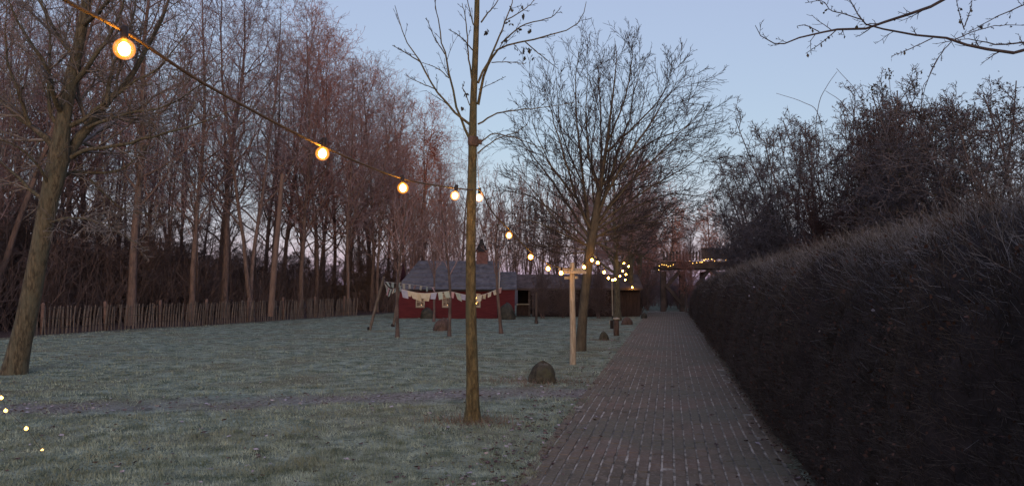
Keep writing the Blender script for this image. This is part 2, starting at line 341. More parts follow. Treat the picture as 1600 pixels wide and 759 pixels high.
def make_path():
    rng = np.random.default_rng(3)
    # bed of frosted grit between and beside the bricks
    xs = np.array([PX0 + .005, -1.2, 0, .9, 1.0]); ys = np.linspace(.5, 47, 60)
    X, Y = np.meshgrid(xs, ys); V = np.stack([X, Y, np.full_like(X, .002)], -1).reshape(-1, 3); n = len(xs)
    i = (np.arange(len(ys) - 1)[:, None] * n + np.arange(n - 1)[None]).ravel(); Q = np.stack([i, i + 1, i + n + 1, i + n], 1)
    path = tag(link('brick_path', mesh_np('path_bed', V, Q, 'joint')), 'straight brick path between the lawn and the hedge', None, None, 'structure')
    # bricks: bevelled boxes without undersides
    x, y, c = BW / 2 - .007, BL / 2 - .003, .005
    base = np.array([(-x, -y, -.03), (x, -y, -.03), (x, y, -.03), (-x, y, -.03), (-x, -y, -c), (x, -y, -c), (x, y, -c), (-x, y, -c), (-x + c, -y + c, 0), (x - c, -y + c, 0), (x - c, y - c, 0), (-x + c, y - c, 0)])
    fq = np.array([(0, 1, 5, 4), (1, 2, 6, 5), (2, 3, 7, 6), (3, 0, 4, 7), (4, 5, 9, 8), (5, 6, 10, 9), (6, 7, 11, 10), (7, 4, 8, 11), (8, 9, 10, 11)])
    variants = [mesh_np('brick', base * np.array([1 + rng.uniform(-.07, .02), 1 + rng.normal(0, .012), 1]), fq, 'brick', False) for _ in range(4)]
    cells = []
    ncol = int((PX1 - PX0) / BW)
    for cidx in range(ncol + 1):
        for k in range(int(44 / BL)):
            cells.append((PX0 + BW * (cidx + .5), 1.2 + BL * (k + .5 * (cidx % 2)) + .02 * math.sin(cidx * 1.7), .009 + rng.normal(0, .0022) + .0015 * math.sin(cidx * .5 + k * .23), rng.normal(0, .007), rng.normal(0, .012), rng.normal(0, .02)))
    cells = [q for q in cells if not (q[0] > .85 and rng.random() < .10) and not (q[0] < -1.15 and rng.random() < .06)]
    def inview(q): return q[1] > 5.75
    near = sorted([q for q in cells if inview(q)], key=lambda q: q[1])[:300]; ns = set(near)
    for j, q in enumerate(near): link('brick', variants[j % 4], path, q[:3], q[3:])
    VV = []; QQ = []; b = 0
    for q in cells:
        if q in ns: continue
        ca, sa = math.cos(q[5]), math.sin(q[5]); v = base.copy(); v[:, 0] *= 1 + rng.uniform(-.07, .02); v[:, 2] += v[:, 0] * q[4] + v[:, 1] * q[3]
        v = np.stack([v[:, 0] * ca - v[:, 1] * sa + q[0], v[:, 0] * sa + v[:, 1] * ca + q[1], v[:, 2] + q[2]], 1); VV.append(v); QQ.append(fq + b); b += 12
    tag(link('paving', mesh_np('paving', np.concatenate(VV), np.concatenate(QQ), 'brick', False), path), None, None, None, 'stuff')
make_path()

# ------------------------------------------------------------------ red house and dark shed
def make_house():
    d = 36.2; k = d / F; rz = YAW
    o = B(700, d); e = empty('red_house', o, 'small red wooden house with frosted grey roof and brick chimney beyond the lawn', 'house', None, rz)
    X = lambda px: (px - 700) * k
    Z = lambda py: (497 - py) * k
    x0, x1, xe = X(622), X(777), X(804); ze, zr, dep = Z(452), Z(406), 3.6
    def lapped(m, xa, xb, y, z0, z1, n):
        for i in range(n):
            za, zb = z0 + (z1 - z0) * i / n, z0 + (z1 - z0) * (i + 1) / n
            m.add([(xa, y - .02, za), (xb, y - .02, za), (xb, y, zb), (xa, y, zb), (xa, y, za), (xb, y, za)], [(0, 1, 2, 3), (4, 5, 1, 0)])
    m = MB(); lapped(m, x0, x1, 0, -.05, ze, 11); m.box(((x0 + x1) / 2, dep / 2 + .01, ze / 2), (x1 - x0, dep, ze))
    for x in (x0, x1): m.add([(x, .01, ze), (x, dep, ze), (x, dep / 2, zr - .04)], [(0, 1, 2)])
    m.build('wall', 'red', e)
    m = MB(); lapped(m, x1 + .01, xe, .25, -.05, Z(450), 11); m.box(((x1 + xe) / 2 + .02, 1.6, Z(450) / 2), (xe - x1 - .02, 2.65, Z(450))); m.build('annex_wall', 'red', e)
    def roofm(xa, xb, ya, yb, z0, z1, ov, hip=0.):
        m = MB(); ym = (ya + yb) / 2; n = 7
        for s, (yy, ov_) in ((0, (ya - ov, 0)), (1, (yb + ov, 0))):
            for i in range(n):                       # courses of roofing, each lapping the one below
                t0, t1 = i / n, (i + 1) / n; q = []
                for t, lift in ((t0, .035), (t1, .012)):
                    y = yy + (ym - yy) * t; z = z0 - .06 + (z1 - z0 + .06) * t + lift
                    q.append(((xa + hip * t, y, z), (xb, y, z)))
                y = yy + (ym - yy) * t0; z = z0 - .06 + (z1 - z0 + .06) * t0
                v = [q[0][0], q[0][1], q[1][1], q[1][0], (xa + hip * t0, y, z - .02), (xb, y, z - .02)]
                m.add(v, [(0, 1, 2, 3), (4, 5, 1, 0)])
        return m
    rf = roofm(x0 - .15, x1 + .08, 0, dep, ze, zr, .22, .9).build('roof', 'roof', e)
    m = MB(); m.box((X(751), dep / 2, Z(401)), (.55, .5, .75)); ch = m.build('chimney', 'brick_red', rf)
    MB().rings([(.36, 0), (.30, .06), (.16, .35), (.05, .62), (.01, .66)], 10, c=(X(750), dep / 2, Z(391))).build('chimney_cap', 'dark', rf)
    m = MB(); m.bar((x1 + .09, -.22, ze - .05), (x1 + .09, dep / 2, zr + .02), .05, .1); m.build('barge_board', 'white', rf)
    roofm(x1 + .12, xe + .1, .3, 2.9, Z(450), Z(424), .15).build('annex_roof', 'roof', e)
    m = MB(); m.bar((x0 - .1, -.2, ze - .03), (x1 + .05, -.2, ze - .03), .1, .08); m.build('gutter', 'dark', e)
    for px0, px1, lit in ((651, 663, 0), (692, 703, 0), (738, 750, 1)):
        a, b_, za, zb = X(px0), X(px1), Z(478), Z(459); cx = (a + b_) / 2
        m = MB()
        for x in (a, b_): m.box((x, -.045, (za + zb) / 2), (.05, .05, zb - za + .05))
        for z in (za, zb): m.box((cx, -.043, z), (b_ - a - .05, .046, .05))
        wn = m.build('window', 'white', e)
        MB().box((cx, -.03, (za + zb) / 2), (b_ - a, .012, zb - za)).build('pane', 'glass', wn)
        m = MB(); m.box((cx, -.046, (za + zb) / 2), (.025, .03, zb - za - .05))
        for f in (.36, .68): m.box((cx, -.044, za + (zb - za) * f), (b_ - a - .05, .026, .025))
        m.build('glazing_bar', 'white', wn)
        MB().box((cx, -.05, za - .05), (b_ - a + .06, .07, .03)).build('sill', 'white', wn)
        if lit:
            for j in range(6): MB().rings([(.004, -.03), (.026, -.012), (.028, .012), (.004, .034)], 8, c=(cx - .05 + .16 * ((j * .37) % 1), -.07, za + .05 + j * .085)).build('window_light', 'glow_small', wn, smooth=True)
        else:
            MB().rings([(.004, -.03), (.022, -.01), (.02, .02), (.003, .045)], 8, c=(cx + .06, -.07, za + .05)).build('candle_light', mat('candle', (1, .7, .4), emit=(1, .62, .3), estr=.22), wn, smooth=True)
    # dark shed with open bay
    d = 38.5; k = d / F; o = B(806, d); X = lambda px: (px - 806) * k; Z = lambda py: (444 + 1920 / d - py) * k
    s = empty('dark_shed', o, 'long low dark timber shed with an open bay next to the red house', 'shed', None, rz)
    xb = X(834); xr = X(1000); ztop = Z(452)
    n = 42
    for i in range(n):
        xa = xb + (xr - xb) * i / n; MB().box((xa + (xr - xb) / n / 2, .012 * (i % 2), ztop / 2), ((xr - xb) / n - .012, .03, ztop)).build('board', 'board', s)
    MB().box(((xb + xr) / 2, 1.2, ztop / 2), (xr - xb, 2.2, ztop - .04)).build('wall', 'dark', s)
    MB().box((xb / 2 + .06, 2.2, ztop / 2), (xb - .1, .05, ztop - .04)).build('back_wall', 'dark', s)
    for px in (827, 833): MB().box((X(px), -.02, ztop / 2), (.11, .11, ztop)).build('post', 'timber', s)
    MB().box((X(817), 0, Z(475)), (X(828) - X(808), .25, .05)).build('ledge', 'white', s)
    MB().box((X(817), .05, Z(485)), (X(828) - X(808), .06, .5)).build('parapet', 'board', s)
    m = MB(); m.add([(X(806), -.3, ztop - .02), (xr + .1, -.3, ztop - .02), (xr + .1, 1.3, Z(428)), (X(806), 1.3, Z(428)), (X(806), 2.6, ztop), (xr + .1, 2.6, ztop), (X(806), -.3, ztop + .06), (xr + .1, -.3, ztop + .06)], [(6, 7, 2, 3), (3, 2, 5, 4), (0, 1, 7, 6), (0, 6, 3, 4), (7, 1, 5, 2)])
    m.build('roof', 'roof_brown', s)
    MB().bar((X(806), -.32, ztop), (xr, -.32, ztop), .05, .07).build('fascia', 'white' if 0 else 'timber', s)
make_house()

# ------------------------------------------------------------------ picket fence
def make_fence():
    rng = np.random.default_rng(8); L = np.linalg.norm(FB - FA); t = (FB - FA) / L; e = empty('picket_fence', FA, 'weathered split paling fence along the edge of the wood', 'fence', None, math.atan2(t[1], t[0]))
    vs_ = []
    for i in range(6):
        h = .93 + rng.normal(0, .02); w_ = .042 + rng.normal(0, .005); b_ = rng.normal(0, .012, 2)
        v = [(-w_ / 2, -.012, 0), (w_ / 2, -.012, 0), (w_ / 2, .012, 0), (-w_ / 2, .012, 0)] + [(x + b_[0], y + b_[1], h * .55) for x, y in ((-w_ / 2, -.012), (w_ / 2, -.012), (w_ / 2, .012), (-w_ / 2, .012))] + [(-w_ / 3, -.011, h - .05), (w_ / 3, -.011, h - .05), (w_ / 3, .011, h - .05), (-w_ / 3, .011, h - .05), (0, 0, h)]
        f = [(a + k, (a + 1) % 4 + k, (a + 1) % 4 + 4 + k, a + 4 + k) for k in (0, 4) for a in range(4)] + [(8 + a, 8 + (a + 1) % 4, 12) for a in range(4)]
        vs_.append(MB().add(v, f).mesh('picket', 'paling'))
    x = next(t_ for t_ in np.linspace(0, L, 400) if np.dot(FA + t * t_ - C0, RT) / np.dot(FA + t * t_ - C0, FW) * F + 800 > 46); xs0 = x
    while x < L:
        if rng.random() > .04:
            link('picket', vs_[int(rng.integers(6))], e, (x, rng.normal(0, .012), -.02 + rng.normal(0, .015)), (rng.normal(0, .03), rng.normal(.06, .035), rng.normal(0, .25)))
        x += rng.uniform(.085, .15)
    pm = MB().rings([(.06, -.1), (.058, .6), (.055, .98), (.03, 1.02)], 8).mesh('post', 'paling_post', True)
    for i in range(int((L - xs0) / 2.3) + 1): link('post', pm, e, (xs0 + i * 2.3 + .4, .06, 0), (rng.normal(0, .02), rng.normal(0, .03), 0))
    for z in (.22, .52, .82):
        q = curve([(xx, -.018, z + .02 * math.sin(xx * 2.7)) for xx in np.linspace(xs0, L, 24)], 60)
        link('wire', mesh_np('wire', *tubes(q[None], np.full((1, 60), .006), 4), 'wire'), e)
make_fence()

# ------------------------------------------------------------------ the wood on the left
ROUND_B = []
def make_wood():
    pairs = {}
    spec = {'a': dict(H=19, r=.17, clear=.26, limbs=34, lang=.85, llen=.30, lup=.07, ltaper=.55), 'b': dict(H=17, r=.13, clear=.20, limbs=34, lang=.9, llen=.31, lup=.06, ltaper=.55), 'c': dict(H=15, r=.10, clear=.2, limbs=30, lang=.75, llen=.36, lup=.08, lean=(.06, 0)), 'd': dict(H=18, r=.15, fork=2, clear=.25, limbs=20, lang=.85, llen=.32, lup=.07, ltaper=.55)}
    for i, (k, s) in enumerate(spec.items()):
        tr, cr, _ = gen_tree(20 + i, tw=.0058, sub=(7, 6, 3), wob=.13, subl=(.55, .45, .5), sang=.85, **s); pairs[k] = tree_pair('wood', ('bark_wood', 'twig_wood'), tr, cr)
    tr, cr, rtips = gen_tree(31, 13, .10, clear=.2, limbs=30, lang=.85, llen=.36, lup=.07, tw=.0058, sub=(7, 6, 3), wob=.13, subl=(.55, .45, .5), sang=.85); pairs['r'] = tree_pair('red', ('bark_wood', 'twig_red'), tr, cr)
    tr, cr, _ = gen_tree(32, 9.5, .055, fork=7, clear=.12, limbs=12, lang=.35, llen=.34, lup=.2, tw=.008, sub=(5, 5, 2)); pairs['s'] = tree_pair('coppice', ('bark_wood', 'twig_wood'), tr, cr)
    tr, cr, _ = gen_tree(34, 11, .05, lean=(.04, 0), clear=.3, limbs=18, lang=.6, llen=.2, lup=.1, tw=.006, sub=(5, 5, 2)); pairs['p'] = tree_pair('slender', ('bark_wood', 'twig_wood'), tr, cr)
    rng = np.random.default_rng(77)
    named = [('a', 352, 36, 1.0, 'straight dark-trunked bare tree behind the fence, left of the second-largest bulb'), ('d', 392, 34, 1.0, 'thick twin-stemmed bare tree behind the middle of the fence'),
             ('c', 545, 41, 1.0, 'leaning bare tree behind the right end of the fence'), ('b', 300, 33, 1.0, 'bare tree behind the fence below the long slope of the light cable'),
             ('b', 470, 40, 1.0, 'slim bare tree behind the fence directly below the second bulb'), ('a', 205, 30, 1.0, 'tall bare tree behind the fence below the largest bulb'),
             ('d', -20, 26, .9, 'twin-stemmed bare tree at the photo edge behind the thick green-barked trunk'), ('c', 590, 44, .93, 'bare tree rising above the leaning pole at the end of the fence')]
    for k, px, d, s, lab in named: put_tree('wood_tree', pairs[k], B(px, d), rng.uniform(0, 6), s, lab, 'bare trees of the wood behind the fence')
    put_tree('red_leaved_tree', pairs['r'], B(655, 47), .4, .98, 'reddish bare tree with rust-brown withered leaves behind the red house', None)
    # withered leaves still hanging on it
    sel = rtips[(rtips[:, 2] > 6) & (rtips[:, 2] < 11.5)]; cc = sel[rng.choice(len(sel), 26)]; near = sel[(np.linalg.norm(sel[:, None] - cc[None], axis=2).min(1) < .75)]
    pp = np.repeat(near, 3, 0); pp = pp[:5000] + rng.normal(0, .08, (min(len(pp), 5000), 3)); link('foliage', mesh_np('foliage', *leaves(rng, pp, np.full(len(pp), .10)), 'leaf_rust'), bpy.data.objects['red_leaved_tree'])
    # the rest, told apart by nothing but their place in the mass
    for k in range(36):
        px = -200 + 900 * (k + rng.random()) / 36; dmin = np.interp(px, [-160, 50, 555, 700], [22, 28, 44, 50]); d = dmin + 1 + 34 * rng.random() ** 1.3
        top = np.interp(px, [430, 480, 560, 650, 720], [-400, -10, 40, 140, 215]); h = 1.6 + (444 - top) / F * d; kk = 'abcdb'[int(rng.integers(5))]
        H = {'a': 19, 'b': 17, 'c': 15, 'd': 18}[kk]; s = min(h / H, 1.1) * rng.uniform(.86, 1.)
        put_tree('wood_tree', pairs[kk], B(px, d), rng.uniform(0, 6), s, 'bare tree standing in the mass of the wood', 'bare trees deep in the wood', twig='twig_red' if px > 260 and rng.random() < .6 else None)  # some crowns reddened, partly to put a warm glow into the twig colour
    for k in range(26):                             # slender poles of young growth between the big trunks
        px = rng.uniform(-60, 640); d = np.interp(px, [-160, 50, 555, 700], [21, 27.5, 42.5, 50]) + 12 * rng.random(); top = np.interp(px, [430, 480, 560, 650], [0, 60, 130, 210]) + rng.uniform(0, 130)
        put_tree('slender_tree', pairs['p'], B(px, d), rng.uniform(0, 6), (1.6 + (444 - top) / F * d) / 11, 'thin young bare tree among the larger trunks of the wood', 'thin young trees in the wood')
    for px, d, s, kk in ((690, 50, .78, 'r'), (725, 54, .75, 'b'), (700, 58, .78, 'c'), (620, 50, .8, 'r'), (575, 52, .95, 'r')):
        put_tree('wood_tree', pairs[kk], B(px, d), rng.uniform(0, 6), s, 'bare tree in the wood edge behind the red house roof', 'bare trees behind the red house')
    # upright many-stemmed willows behind house and shed
    for px, d, s, lb in ((640, 44, .72, 'at the left end of the red house'), (668, 46, .75, 'above the first window of the red house'), (700, 44, .70, 'above the second window of the red house'), (735, 45, .75, 'directly behind the house chimney'), (770, 46, .8, 'above the right edge of the main house roof'), (800, 47, .92, 'above the small red annex'), (822, 50, 1.0, 'above the open bay of the dark shed'), (850, 48, .92, 'behind the two lowest bulbs before the wooden post'), (875, 52, .95, 'just left of the wooden light post')):
        put_tree('coppiced_willow', pairs['s'], B(px, d), rng.uniform(0, 6), s * rng.uniform(.92, 1.05), 'many-stemmed upright bare willow ' + lb, 'coppiced willows behind the house and shed')
    # pale snag
    o = B(423, 31); e = empty('dead_snag', o, 'pale broken bare trunk without branches behind the fence', 'tree')
    q = curve([P(423, 482, 31) - o - np.array([0, 0, .3]), P(430, 400, 31) - o, P(436, 340, 31) - o, P(441, 272, 31) - o], 14)
    link('trunk', mesh_np('trunk', *tubes(q[None], np.linspace(.13, .085, 14)[None], 8), mat('snag', (.11, .075, .06), (.17, .12, .095), 3, bump=.5, stretch=(3, 3, .7))), e)
    # undergrowth
    n = 2600; px = rng.uniform(-250, 620, n); dmin = np.interp(px, [-250, 50, 555, 620], [20, 26.5, 41, 44]); d = dmin + 16 * rng.random(n) ** 1.3
    p0 = np.array([B(a, b) for a, b in zip(px, d)]); dens = (np.sin(px * .021) + np.sin(px * .053 + 1) + np.sin(d * .9)); keep = (dens > -.6) | (px < 330); p0 = p0[keep]; px = px[keep]; n = len(p0)
    hh = rng.uniform(1.0, 3.2, n) * np.interp(px, [-250, 330, 420, 620], [1.15, 1.1, .75, .7])
    dd = rng.normal(0, .28, (n, 3)); dd[:, 2] = 1; pts, rad = grow(rng, p0, dd, hh, np.full(n, .014), .005, 5, .12, .02)
    a = spawn(rng, pts, rad, 5, .2, .98, .7, .38, .7, .3, .006); bp, br = grow(rng, *a, .005, 2, .12, .03)
    tag(link('undergrowth', mesh_np('undergrowth', *join([tubes(pts, rad, 3), tubes(bp, br, 3)]), 'brush')), 'tangled dark undergrowth filling the wood behind the fence', 'undergrowth', None, 'stuff')
    # trees beyond the end of the path
    tr, cr, _ = gen_tree(36, 9, .13, clear=.2, limbs=30, lang=.9, llen=.42, lup=.05, tw=.010, sub=(8, 7, 3), wob=.13, subl=(.55, .45, .5), sang=.85); far = [tree_pair('far', ('bark_wood', 'twig_wood'), tr, cr), None]
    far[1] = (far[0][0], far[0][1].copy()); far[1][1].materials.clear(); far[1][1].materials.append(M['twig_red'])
    spots = [(985, 52, 300, 1, 'behind the farthest bulbs of the path trees'), (1015, 60, 330, 0, 'left of the tree house above the path end'), (1048, 58, 305, 1, 'rising over the left end of the tree house platform'), (1080, 66, 335, 0, 'rising behind the middle of the tree house'), (1112, 60, 318, 1, 'behind the tree house railing'), (1172, 58, 330, 0, 'between the tree house and the bushes behind the hedge'),
             (1003, 70, 335, 0, 'far behind the path end, left of the tree house'), (935, 60, 300, 0, 'behind the dark shed, right of the wooden light post'), (900, 56, 300, 1, 'behind the dark shed, left of the wooden light post'), (1062, 74, 345, 0, 'farthest back behind the tree house platform'), (1205, 66, 320, 0, 'behind the low grey bushes at the hedge end'), (960, 55, 330, 1, 'behind the shed under the dipping light string')]
    for px, d, top, k, lb in spots: put_tree('bare_tree', far[k], B(px, d), rng.uniform(0, 6), (1.6 + (444 - top) / F * d) / 9, ('reddish' if k else 'pale') + ' frosted bare tree ' + lb, 'bare trees around the tree house')
    for px, d, top, lb in ((1072, 43.8, 392, 'in front of the middle of the tree house'), (982, 43, 380, 'left of the path end'), (1012, 47.5, 375, 'at the left foot of the tree house'), (1176, 44, 385, 'between the tree house and the hedge end')): put_tree('low_bare_tree', far[1], B(px, d), rng.uniform(0, 6), (1.6 + (444 - top) / F * d) / 9, 'low reddish twiggy tree ' + lb, 'low reddish trees at the tree house')
    # red-tinged crowns at the wood edge
    for k in range(9):
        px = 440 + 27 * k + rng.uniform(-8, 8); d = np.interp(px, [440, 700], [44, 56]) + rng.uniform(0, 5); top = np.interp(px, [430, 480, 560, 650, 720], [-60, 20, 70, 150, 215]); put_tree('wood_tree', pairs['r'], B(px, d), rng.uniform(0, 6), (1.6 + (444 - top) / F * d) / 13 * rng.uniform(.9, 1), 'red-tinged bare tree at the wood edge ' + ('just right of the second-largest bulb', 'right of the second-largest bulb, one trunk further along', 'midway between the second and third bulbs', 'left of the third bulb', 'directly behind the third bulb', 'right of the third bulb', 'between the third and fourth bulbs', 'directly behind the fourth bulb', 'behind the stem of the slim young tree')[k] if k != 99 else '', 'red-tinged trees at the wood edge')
    # brush closing the far end
    n = 1000; px = rng.uniform(880, 1260, n); d = rng.uniform(52, 72, n); p0 = np.array([B(a, b) for a, b in zip(px, d)]); dd = rng.normal(0, .3, (n, 3)); dd[:, 2] = 1
    pts, rad = grow(rng, p0, dd, rng.uniform(.7, 2.4, n), np.full(n, .02), .008, 4, .12, .02); a = spawn(rng, pts, rad, 4, .2, .98, .7, .4, .7, .3, .008); bp, br = grow(rng, *a, .006, 2, .12, .03)
    tag(link('undergrowth', mesh_np('undergrowth', *join([tubes(pts, rad, 3), tubes(bp, br, 3)]), 'brush')), 'brown brush below the tree house at the end of the path', 'undergrowth', None, 'stuff')
make_wood()

# ------------------------------------------------------------------ single trees
def make_left_tree():
    rng = np.random.default_rng(5); d = 13.8; base = G(20, 588); base[2] = -.05
    trunk = [(20, 592), (30, 545), (45, 480), (62, 390), (76, 315), (90, 255), (97, 205), (104, 160), (114, 110), (127, 50), (140, -40), (150, -160), (156, -300)]
    wd = [.50, .38, .33, .31, .32, .36, .27, .24, .21, .18, .14, .10, .03]
    L = [([(92, 262), (109, 238), (137, 200), (166, 163), (199, 130), (240, 60), (268, -10), (290, -110)], .12), ([(86, 240), (76, 220), (47, 196), (0, 156), (-60, 100), (-110, 20)], .075),
         ([(84, 288), (100, 276), (123, 269), (180, 269), (218, 243), (240, 212)], .05), ([(112, 246), (128, 236), (190, 224), (237, 215), (300, 195), (400, 165)], .045), ([(92, 205), (125, 190), (152, 172), (209, 128), (255, 100), (300, 40)], .05),
         ([(76, 320), (40, 290), (0, 250), (-60, 200)], .045), ([(100, 180), (84, 150), (70, 100), (30, 40), (0, -40)], .06), ([(108, 140), (140, 100), (180, 40), (210, -60)], .06), ([(118, 95), (95, 60), (60, 0), (40, -90)], .05),
         ([(130, 40), (170, 0), (200, -80)], .05), ([(98, 200), (80, 180), (75, 130), (78, 60), (60, -20)], .05), ([(137, 200), (190, 180), (260, 165), (330, 120)], .035), ([(70, 350), (110, 340), (160, 350), (230, 390)], .025), ([(166, 163), (175, 110), (205, 40), (215, -40)], .045),
         ([(47, 196), (30, 150), (10, 80), (10, 0)], .04), ([(80, 300), (60, 260), (20, 225), (-30, 215)], .03), ([(140, 280), (165, 305), (200, 330), (260, 335)], .02)]
    lv = [(9, .12, .75, .42, .6, 6, .10, .03, 1.8), (8, .1, .7, .5, .7, 4, .12, .02, 1.0), (4, .2, .7, .55, .8, 2, .12, .0, .5)]
    TR, CR, tips, LP = limb_tree(rng, base, trunk, wd, L, d, 1.6, lv, .0055, 12, .03)
    tp = tubes; e = empty('bare_tree', base, 'thick green-barked bare tree on the lawn near the photo edge', 'tree')
    p = tree_pair('left', ('bark_green', 'twig_grey'), TR, CR); link('trunk', p[0], e); link('crown', p[1], e)
make_left_tree()
def make_centre_tree():
    rng = np.random.default_rng(15); d = 8.9; base = G(738, 661)
    trunk = [(738, 668), (738.5, 640), (738, 580), (736, 500), (735.5, 400), (736.5, 320), (738, 260), (738.5, 220), (740, 150), (743, 80), (745.5, 0), (748, -120), (752, -300)]
    wd = [.27, .165, .140, .125, .112, .108, .100, .098, .078, .068, .058, .042, .012]
    L = [([(736, 196), (717, 180), (682, 142), (658, 98), (632, 60), (617, 9)], .018), ([(658, 98), (636, 84), (613, 71)], .008), ([(679, 139), (655, 129), (632, 117)], .007), ([(734, 218), (717, 177), (701, 111), (692, 70), (682, 22), (676, -20)], .017), ([(701, 122), (685, 108), (660, 98)], .007), ([(695, 85), (677, 55), (666, 28)], .007),
         ([(737, 123), (731, 79), (728, 32), (722, 5)], .011), ([(739, 79), (722, 60), (701, 46)], .008), ([(747, 130), (771, 79), (787, 41), (799, 6), (806, -20)], .014), ([(747, 164), (755, 123), (768, 92), (785, 73), (821, 65), (869, 52), (904, 35), (916, 3)], .018), ([(821, 66), (847, 88), (872, 108)], .007),
         ([(783, 68), (815, 41), (859, 28), (875, 14)], .009), ([(790, 32), (821, 14), (840, -5)], .008), ([(768, 98), (795, 97), (821, 100)], .006), ([(747, 194), (771, 180), (802, 172), (840, 169), (897, 161)], .012), ([(746, 226), (768, 210), (790, 212), (821, 221), (869, 240)], .010), ([(746, 240), (775, 218), (806, 207), (824, 195)], .008), ([(752, 35), (763, 20), (777, 3), (790, -30)], .010),
         ([(748, 140), (770, 130), (790, 120)], .005), ([(734, 165), (727, 145), (723, 138), (726, 128)], .006), ([(748, 20), (735, -30), (710, -80)], .012), ([(748, -40), (780, -100), (800, -180)], .012), ([(747, 60), (735, 20), (720, -40)], .010)]
    lv = [(6, .2, .55, .18, .45, 3, .08, .05, .45), (3, .3, .6, .32, .7, 2, .1, .03, .15)]
    TR, CR, tips, LP = limb_tree(rng, base, trunk, wd, L, d, .55, lv, .0032, 14, .012)
    e = empty('young_bare_tree', base, 'straight slim young bare tree carrying the light string at the lawn edge', 'tree'); p = tree_pair('centre', ('bark_ochre', 'twig_dark'), TR, CR); link('trunk', p[0], e); link('crown', p[1], e)
    pods = []
    for (x, y) in ((818, 22), (828, 44), (818, 74), (818, 84), (791, 62), (761, 49), (806, 73), (826, 75), (810, 46), (798, 12), (815, 11), (794, 36), (831, 92), (725, 168), (728, 146)):
        c = P(x, y, d + rng.uniform(-.1, .2)) - base; pods.append(np.repeat(c[None], 5, 0) + rng.normal(0, .012, (5, 3)))
    V, Q = leaves(rng, np.concatenate(pods), np.full(75, .05), 2.5); link('withered_leaf', mesh_np('withered_leaf', V, Q, 'leaf_dark'), e)['kind'] = 'stuff'
    # sawn stub wrapped round the stem where the stay is tied
    q = P(739.5, 221, d) - base; MB().rings([(.056, -.06), (.066, -.04), (.064, .04), (.054, .055)], 12, .03, rng, q).build('sawn_collar', 'stump', e, smooth=True)
    MB().bar(q + RT * .03, q + RT * .10 - np.array([0, 0, .01]), .05).build('cut_stub', 'stump', e)
make_centre_tree()
def make_big_tree():
    rng = np.random.default_rng(11); d = 18.6; base = G(907, 549)
    trunk = [(905, 552), (908, 530), (911, 490), (917, 430), (924, 375), (930, 345), (936, 300), (946, 240), (955, 170), (962, 110), (963, 85), (960, 60)]
    wd = [.36, .25, .225, .22, .23, .22, .13, .08, .05, .03, .016, .008]
    L = [([(924, 372), (918, 330), (910, 270), (903, 200), (898, 130), (905, 75)], .06), ([(926, 365), (905, 320), (885, 260), (868, 200), (850, 140)], .05), ([(922, 375), (895, 330), (860, 280), (830, 240), (805, 215)], .045), ([(920, 380), (890, 350), (850, 320), (810, 300), (780, 300)], .035), ([(919, 385), (880, 365), (830, 345), (790, 350)], .03), ([(920, 392), (880, 385), (840, 385), (805, 400)], .022),
         ([(930, 345), (938, 290), (940, 220), (938, 140), (930, 80)], .055), ([(931, 345), (950, 290), (972, 220), (990, 150), (1000, 90)], .055), ([(932, 340), (960, 280), (1000, 215), (1035, 165), (1060, 125)], .05), ([(932, 350), (970, 300), (1020, 250), (1060, 210), (1092, 180)], .045), ([(931, 355), (975, 320), (1030, 285), (1080, 255), (1110, 235)], .038), ([(929, 362), (980, 330), (1040, 305), (1095, 305), (1140, 285)], .036),
         ([(927, 372), (975, 350), (1030, 345), (1080, 320)], .03), ([(925, 380), (965, 375), (1010, 380), (1045, 370)], .022), ([(940, 290), (985, 245), (1030, 215), (1070, 200), (1100, 165)], .035), ([(935, 300), (920, 240), (915, 170), (918, 100)], .04), ([(950, 220), (975, 160), (985, 110), (990, 65)], .03), ([(945, 240), (1000, 190), (1040, 140), (1050, 100)], .03),
         ([(912, 290), (885, 230), (872, 170), (868, 110)], .03), ([(900, 310), (860, 255), (835, 200), (828, 155)], .025), ([(922, 385), (900, 375), (860, 360), (820, 320)], .022), ([(955, 280), (1010, 260), (1070, 235), (1120, 255)], .02), ([(928, 370), (990, 360), (1060, 340), (1100, 335)], .02), ([(926, 360), (890, 300), (850, 245), (818, 205)], .028), ([(920, 385), (875, 350), (835, 300), (800, 265)], .026), ([(918, 395), (870, 395), (820, 375), (785, 385)], .02), ([(928, 372), (985, 345), (1045, 330), (1120, 315)], .022), ([(930, 350), (985, 285), (1045, 230), (1085, 215)], .03), ([(926, 378), (960, 390), (1000, 400), (1030, 410)], .016), ([(934, 320), (950, 250), (958, 180), (950, 100)], .035), ([(930, 350), (925, 280), (928, 200), (945, 75)], .035)]
    lv = [(14, .10, .58, .44, .5, 6, .035, .03, 1.7), (9, .12, .55, .42, .65, 3, .04, .035, .7), (3, .2, .5, .5, .8, 1, .06, .04, .28)]
    L = [(pl, r0 * .85) for pl, r0 in L]; TR, CR, tips, LP = limb_tree(rng, base, trunk, wd, L, d, 1.9, lv, .0045, 12, .02)
    e = empty('broad_bare_tree', base, 'broad bare tree with fanned crown beside the wooden light post', 'tree'); p = tree_pair('big', ('bark_brown', 'twig_dark'), TR, CR); link('trunk', p[0], e); link('crown', p[1], e)
    k = rng.choice(len(tips), 160); V, Q = leaves(rng, tips[k], np.full(160, .06), 2); link('withered_leaf', mesh_np('withered_leaf', V, Q, 'leaf_dark'), e)['kind'] = 'stuff'
make_big_tree()
